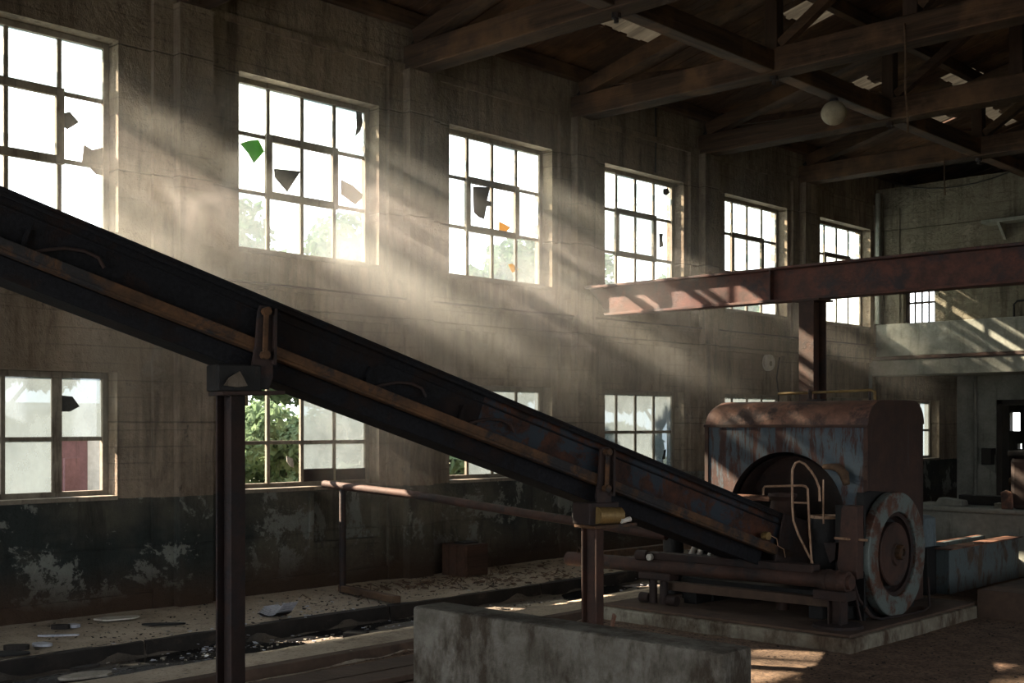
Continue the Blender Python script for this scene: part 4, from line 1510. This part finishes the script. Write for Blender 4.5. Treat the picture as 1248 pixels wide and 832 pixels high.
disc('pale_disc', M['white'], .47, 5.6, .2, .1, .014, 'pale oval lid lying flat on the floor below the first pilaster', 'lid', 1.2)
disc('black_slab', M['black'], 1.07, 5.72, .19, .045, .014, 'long black scrap lying between pale lid and tall post', 'scrap', .9)
disc('oval_black_lid', M['black'], 1.42, 4.12, .2, .1, .014, 'black oval lid lying beside the crumpled white paper', 'lid', .9)
disc('white_scrap', M['paper'], 1.28, 4.5, .09, .06, .022, 'crumpled white paper scrap near the black oval lid', 'paper', .4)
disc('white_strip', M['paper'], .95, 4.8, .17, .025, .015, 'thin white strip on the floor before the crumpled paper', 'paper', .9)
disc('dark_rag', M['chip'], 1.3, 4.28, .1, .05, .04, 'dark rag lump touching the crumpled white paper', 'rag', .9)
disc('dark_rag', M['chip'], .62, 4.98, .08, .04, .04, 'small dark lump close to the long wall at the dado foot', 'rag', .9)
disc('paper_scrap', M['paper'], .62, 5.1, .06, .05, .03, 'little white scrap beside the dark lump near the dado', 'paper', .5)
disc('grey_slate', M['chip_l'], 2.3, 4.35, .2, .12, .02, 'grey flat slate lying in the channel bottom', 'slate', .7, .1, -.09)
disc('grey_slate', M['chip'], 2.0, 4.5, .12, .05, .02, 'narrow dark slate piece in the channel', 'slate', .7, .15, -.09)
q = MB().box(-.1, .1, -.06, .06, 0, .07)
bk = q.build('dark_brick', M['chip'], bevel=.006)
bk.location = (2.68, 6.62, -.045)
bk.rotation_euler = (0, 0, .55)
tag(bk, 'dark brick standing alone in the wet channel', 'brick')
pb = thing('paper_stack', 'curled stack of white and blue papers on the kerb edge', 'papers', (1.38, 6.7, 0))
for i in range(5):
    q = MB()
    vs, fs = [], []
    for a_ in range(7):
        for b_ in range(2):
            xx = -.16 + a_ * .053
            zz = .01 + i * .013 + .05 * abs(xx / .16) ** 2 * (1 + i * .2) * (1 if xx > 0 else .3)
            vs.append((1.38 + xx + i * .008, 6.62 + b_ * .17 + i * .012, zz))
    for a_ in range(6):
        fs.append((a_ * 2, a_ * 2 + 2, a_ * 2 + 3, a_ * 2 + 1))
    q.add(vs, fs)
    o = q.build('sheet', M['paper'] if i else M['black'], pb)
    md = o.modifiers.new('thick', 'SOLIDIFY'); md.thickness = .004
q = MB().prism([(0, 0, 0), (.06, 0, .0), (.16, 0, .16), (.1, 0, .17)], (0, .02, 0))
ws = q.build('wood_splinter', M['hood'], bevel=.002)
ws.location = (4.15, 8.25, .0)
ws.rotation_euler = (0, 0, -.6)
tag(ws, 'bright orange-brown wood splinter leaning before the pad', 'splinter')


# loose litter nobody could count
def scatter(name, n, area, mat, smin, smax, label, cat, seed, flat=.3):
    r_ = random.Random(seed)
    q = MB()
    for _ in range(n):
        for _try in range(30):
            x, y = area(r_)
            x = max(x, .25)
            if not (3.6 < x < 6.25 and 8.65 < y < 11.4) and not (5.7 < x < 7.9 and 4.4 < y < 4.8):
                break
        s_ = r_.uniform(smin, smax)
        z = floor_z(x, y)
        a0 = r_.uniform(0, 6.28)
        m = r_.choice((3, 4, 5))
        P = []
        tx, ty = r_.uniform(-.25, .25), r_.uniform(-.25, .25)
        for k in range(m):
            t = a0 + 2 * PI * k / m + r_.uniform(-.3, .3)
            rr = s_ * r_.uniform(.5, 1.1)
            P.append((x + rr * math.cos(t), y + rr * math.sin(t), z + .004 + tx * rr * math.cos(t) + ty * rr * math.sin(t) + abs(tx + ty) * s_))
        q.prism(P, (0, 0, s_ * flat))
    return tag(q.build(name, mat), label, cat, kind='stuff')


def clusters(cs):
    def f(r_):
        c = r_.choice(cs)
        return c[0] + r_.gauss(0, c[2]), c[1] + r_.gauss(0, c[3])
    return f


C1 = [(1.9, 5.5, .25, .5), (2.0, 6.3, .25, .6), (1.2, 7.6, .3, .4), (.9, 9.0, .3, .8), (2.0, 8.5, .2, 1.0), (1.1, 12.5, .3, 1.2), (2.1, 11.5, .3, 1.4)]
scatter('dark_debris', 520, clusters(C1), M['chip'], .005, .02, 'dark crumbs and chips strewn along the wet channel', 'debris', 11)
scatter('pale_debris', 260, clusters(C1), M['chip_l'], .006, .024, 'pale chips strewn along the wet channel', 'debris', 12)
scatter('glass_debris', 260, clusters([(1.75, 5.6, .1, .35), (1.95, 6.2, .2, .6), (1.2, 7.0, .25, .3), (2.0, 8.2, .2, .9), (1.2, 12.9, .3, .9), (2.2, 11.7, .25, .8)]), M['paper'], .008, .03, 'broken window glass glinting in the channel', 'broken glass', 13, .12)
scatter('floor_crumbs', 800, lambda r_: (r_.uniform(.1, 1.6), r_.uniform(3.2, 16)), M['chip'], .004, .018, 'fine dark crumbs over the upper floor strip', 'debris', 14)
scatter('floor_crumbs', 1500, lambda r_: (r_.uniform(3.7, 9.3), r_.uniform(4.5, 12)), M['chip'], .004, .016, 'fine dark crumbs over the lower floor around the machine pad', 'debris', 15)
scatter('straw_litter', 240, clusters([(.7, 9.3, .3, .6), (.5, 12, .2, 1.2), (1.3, 10.2, .2, .6)]), M['old_wood'], .02, .06, 'dry leaves and splinters along the foot of the long wall', 'litter', 16, .1)
q = MB()
r_ = random.Random(5)
for _ in range(45):
    x, y = r_.gauss(.9, .3), r_.gauss(9.6, .8)
    a_ = r_.uniform(0, 6.28)
    l_ = r_.uniform(.08, .3)
    q.tube([(x, y, .01), (x + l_ / 2 * math.cos(a_), y + l_ / 2 * math.sin(a_), .03 + r_.uniform(0, .05)), (x + l_ * math.cos(a_ + .3), y + l_ * math.sin(a_ + .3), .015)], .004, 5)
tag(q.build('twig_litter', M['old_wood']), 'thin dry twigs tangled by the handrail foot', 'twigs', kind='stuff')

# ------------------------------------------------------------------ outside
q = MB()
q.box(-60, -WT, -40, 60, -.3, -.1)
q.box(14.7, 60, -40, 60, -.3, -.1)
q.box(-WT, 14.7, 28.2, 60, -.3, -.1)
struct(q.build('floor.001', M['ground']), 'grassy ground outside the hall', 'ground')


def leaf_cloud(blobs, n, size, seed):
    r_ = random.Random(seed)
    q = MB()
    vs, fs = q.v, q.f
    for _ in range(n):
        c, rad = r_.choice(blobs)
        d = Vector((r_.gauss(0, 1), r_.gauss(0, 1), r_.gauss(0, 1))).normalized()
        rr = rad * (r_.uniform(.55, 1.0) ** .5)
        p = Vector(c) + Vector((d.x, d.y, d.z * .8)) * rr
        nrm = (d + Vector((r_.gauss(0, .5), r_.gauss(0, .5), r_.gauss(0, .5)))).normalized()
        a_ = nrm.orthogonal().normalized()
        a_.rotate(Matrix.Rotation(r_.uniform(0, 6.28), 3, nrm))
        b_ = nrm.cross(a_)
        s_ = size * r_.uniform(.6, 1.3)
        k = len(vs)
        vs += [tuple(p - a_ * s_), tuple(p + b_ * s_ * .5 - nrm * s_ * .12), tuple(p + a_ * s_), tuple(p - b_ * s_ * .5 - nrm * s_ * .12)]
        fs += [(k, k + 1, k + 2), (k, k + 2, k + 3)]
    return q


def make_tree(name, label, cat, loc, h, blobs, n, size, leafmat, seed, group):
    r = thing(name, label, cat, (0, 0, 0), group)
    q = leaf_cloud(blobs, n, size, seed)
    # leaves keep their own winding
    me_o = q.build('foliage', leafmat, r)
    t = MB()
    r_ = random.Random(seed)
    t.tube([(0, 0, -.1), (.05, .05, h * .3), (-.03, .08, h * .6)], [.14 * h / 5, .1 * h / 5, .06 * h / 5], 10)
    for c, rad in blobs[:7]:
        t.tube([(0, .05, h * .35), tuple(Vector(c) * .6 + Vector((0, 0, h * .16))), c], [.05 * h / 5, .035 * h / 5, .012], 6)
    t.build('trunk', M['bark'], r, smooth=True)
    r.location = loc
    return r


r_ = random.Random(21)
tb_ = [((r_.uniform(-1.1, 1.1), r_.uniform(-1.3, 1.3), r_.uniform(2.6, 5.0)), r_.uniform(.5, .85)) for _ in range(13)]
sb_ = [((r_.uniform(-.6, .6), r_.uniform(-1.3, 1.3), r_.uniform(.5, 1.85)), r_.uniform(.35, .5)) for _ in range(20)]
tree0 = make_tree('leafy_tree', 'pale leafy tree outside, next to the end of the pale outbuilding', 'tree', (-6.3, 11.5, -.1), 5, tb_, 8000, .11, M['leaf1'], 31, 'trees outside the windows')
tspots = [(-6.3, 14.2, -.15, 1.1, 'tree outside behind the upper window with the green shard'), (-6.5, 17.2, -.1, 2.0, 'tree outside behind the upper window with the yellow shard'),
          (-6.2, 20.3, -.15, .3, 'tree outside behind the third and fourth upper windows'), (-6.4, 23.4, -.1, 2.9, 'tree outside behind the fourth upper window'),
          (-6.3, 27.0, -.15, 4, 'tree outside behind the fifth upper window'), (-6.3, 31.3, -.1, 5.1, 'tree outside behind the last upper window'),
          (-11.2, 9.6, .2, .8, 'tree outside beyond the pale outbuilding')]
for x, y, z, a_, lb in tspots:
    t = copy_tree(tree0, (x, y, z), a_)
    t['label'] = lb
sh0 = make_tree('leafy_shrub', 'broad-leaved green shrub filling the lower window behind the conveyor post', 'shrub', (-2.1, 9.4, -.05), 1.9, sb_, 9500, .075, M['leaf2'], 41, 'shrubs outside the lower windows')
sspots = [(-2.4, 13.2, -.1, 2.2, 'green shrub outside behind the window hidden by the conveyor'), (-2.6, 17.0, -.3, .7, 'green shrub outside behind the window between conveyor and machine'),
          (-3.0, 20.4, -.15, 4.0, 'green shrub outside behind the low window over the machine hood')]
for x, y, z, a_, lb in sspots:
    t = copy_tree(sh0, (x, y, z), a_)
    t['label'] = lb

ob = thing('outbuilding', 'pale low outbuilding outside the lower window under the conveyor head', 'building', (-6, 7, 0))
q = MB()
q.box(-9, -6, 2.0, 8.95, -.1, 2.02)
q.build('wall', M['outer_wall'], ob)
MB().box(-9.2, -5.8, 1.8, 9.0, 2.02, 2.12).build('roof', M['outer_wall'], ob)
MB().box(-6.0, -5.94, 8.2, 8.62, -.1, 1.62).build('shutter', M['maroon'], ob, label='maroon door')
for y in (4.6, 5.9, 6.8):
    MB().box(-6.0, -5.92, y, y + .14, -.1, 1.95).build('pilaster', M['white'], ob)
q = MB()
q.box(-5.0, -4.95, 7.78, 8.0, -.1, 1.35)
tag(q.build('fence_panel', M['maroon']), 'maroon fence panel outside before the pale outbuilding', 'fence')

# ------------------------------------------------------------------ haze in the hall
a = NT('sunlit_dust_haze')
sep = a.n('SeparateXYZ')
a.l(a.co(), sep.inputs[0])


def bell(sock, c, wd):
    t = a.math('DIVIDE', a.math('SUBTRACT', sock, c), wd)
    return a.math('POWER', 2.71828, a.math('MULTIPLY', a.math('MULTIPLY', t, t), -1.0))


def cloud(cx_, wx, cy_, wy, cz_, wz):
    return a.math('MULTIPLY', a.math('MULTIPLY', bell(sep.outputs['X'], cx_, wx), bell(sep.outputs['Y'], cy_, wy)), bell(sep.outputs['Z'], cz_, wz))


# dust shaped into curtains along the sun, so each bay's shafts show
cw = a.math('SUBTRACT', a.math('MULTIPLY', sep.outputs['Y'], .893), a.math('MULTIPLY', sep.outputs['X'], .448))
cc = a.math('COSINE', a.math('MULTIPLY', a.math('SUBTRACT', cw, 8.45 * .893), 2 * PI / (BAY * .893)))
comb = a.math('POWER', a.math('MULTIPLY', a.math('ADD', cc, 1.0), .5), 12.0)
swirl = a.ramp(a.noise(.9, detail=4, rough=.6, dist=.8, loc=(4, 0, 2)), .3, .7, (.35, .35, .35, 1), (1, 1, 1, 1))
comb = a.math('MULTIPLY', comb, swirl)
dust = a.math('MULTIPLY', a.math('MULTIPLY', cloud(.3, 2.5, 9.0, 4.2, 3.3, 1.45), HAZE_CLOUD), comb)
far = a.math('MULTIPLY', a.math('MULTIPLY', cloud(.8, 1.8, 18.5, 3.5, 2.8, 1.3), HAZE_FAR), comb)
wn = a.noise(1.6, detail=3, rough=.6, dist=1.2)
wisp = a.math('MULTIPLY', a.math('MULTIPLY', cloud(.6, .6, 6.5, .7, 3.8, .6), a.ramp(wn, .45, .68)), HAZE_WISP)
dust = a.math('MAXIMUM', a.math('SUBTRACT', dust, .02), 0.0)
far = a.math('MAXIMUM', a.math('SUBTRACT', far, .008), 0.0)
den = a.math('ADD', a.math('ADD', dust, far), a.math('ADD', wisp, HAZE))
vsx = a.n('VolumeScatter')
vsx.inputs['Color'].default_value = (1, .95, .88, 1)
a.l(den, vsx.inputs['Density'])
vsx.inputs['Anisotropy'].default_value = .3
a.l(vsx.outputs[0], a.out.inputs['Volume'])
hz = MB().box(.005, 9.0, 1.5, Y_END - .4, .15, 6.0).build('dust_haze', a.m)
tag(hz, 'thin dusty haze hanging in the hall and showing the sun shafts', 'haze', kind='stuff')
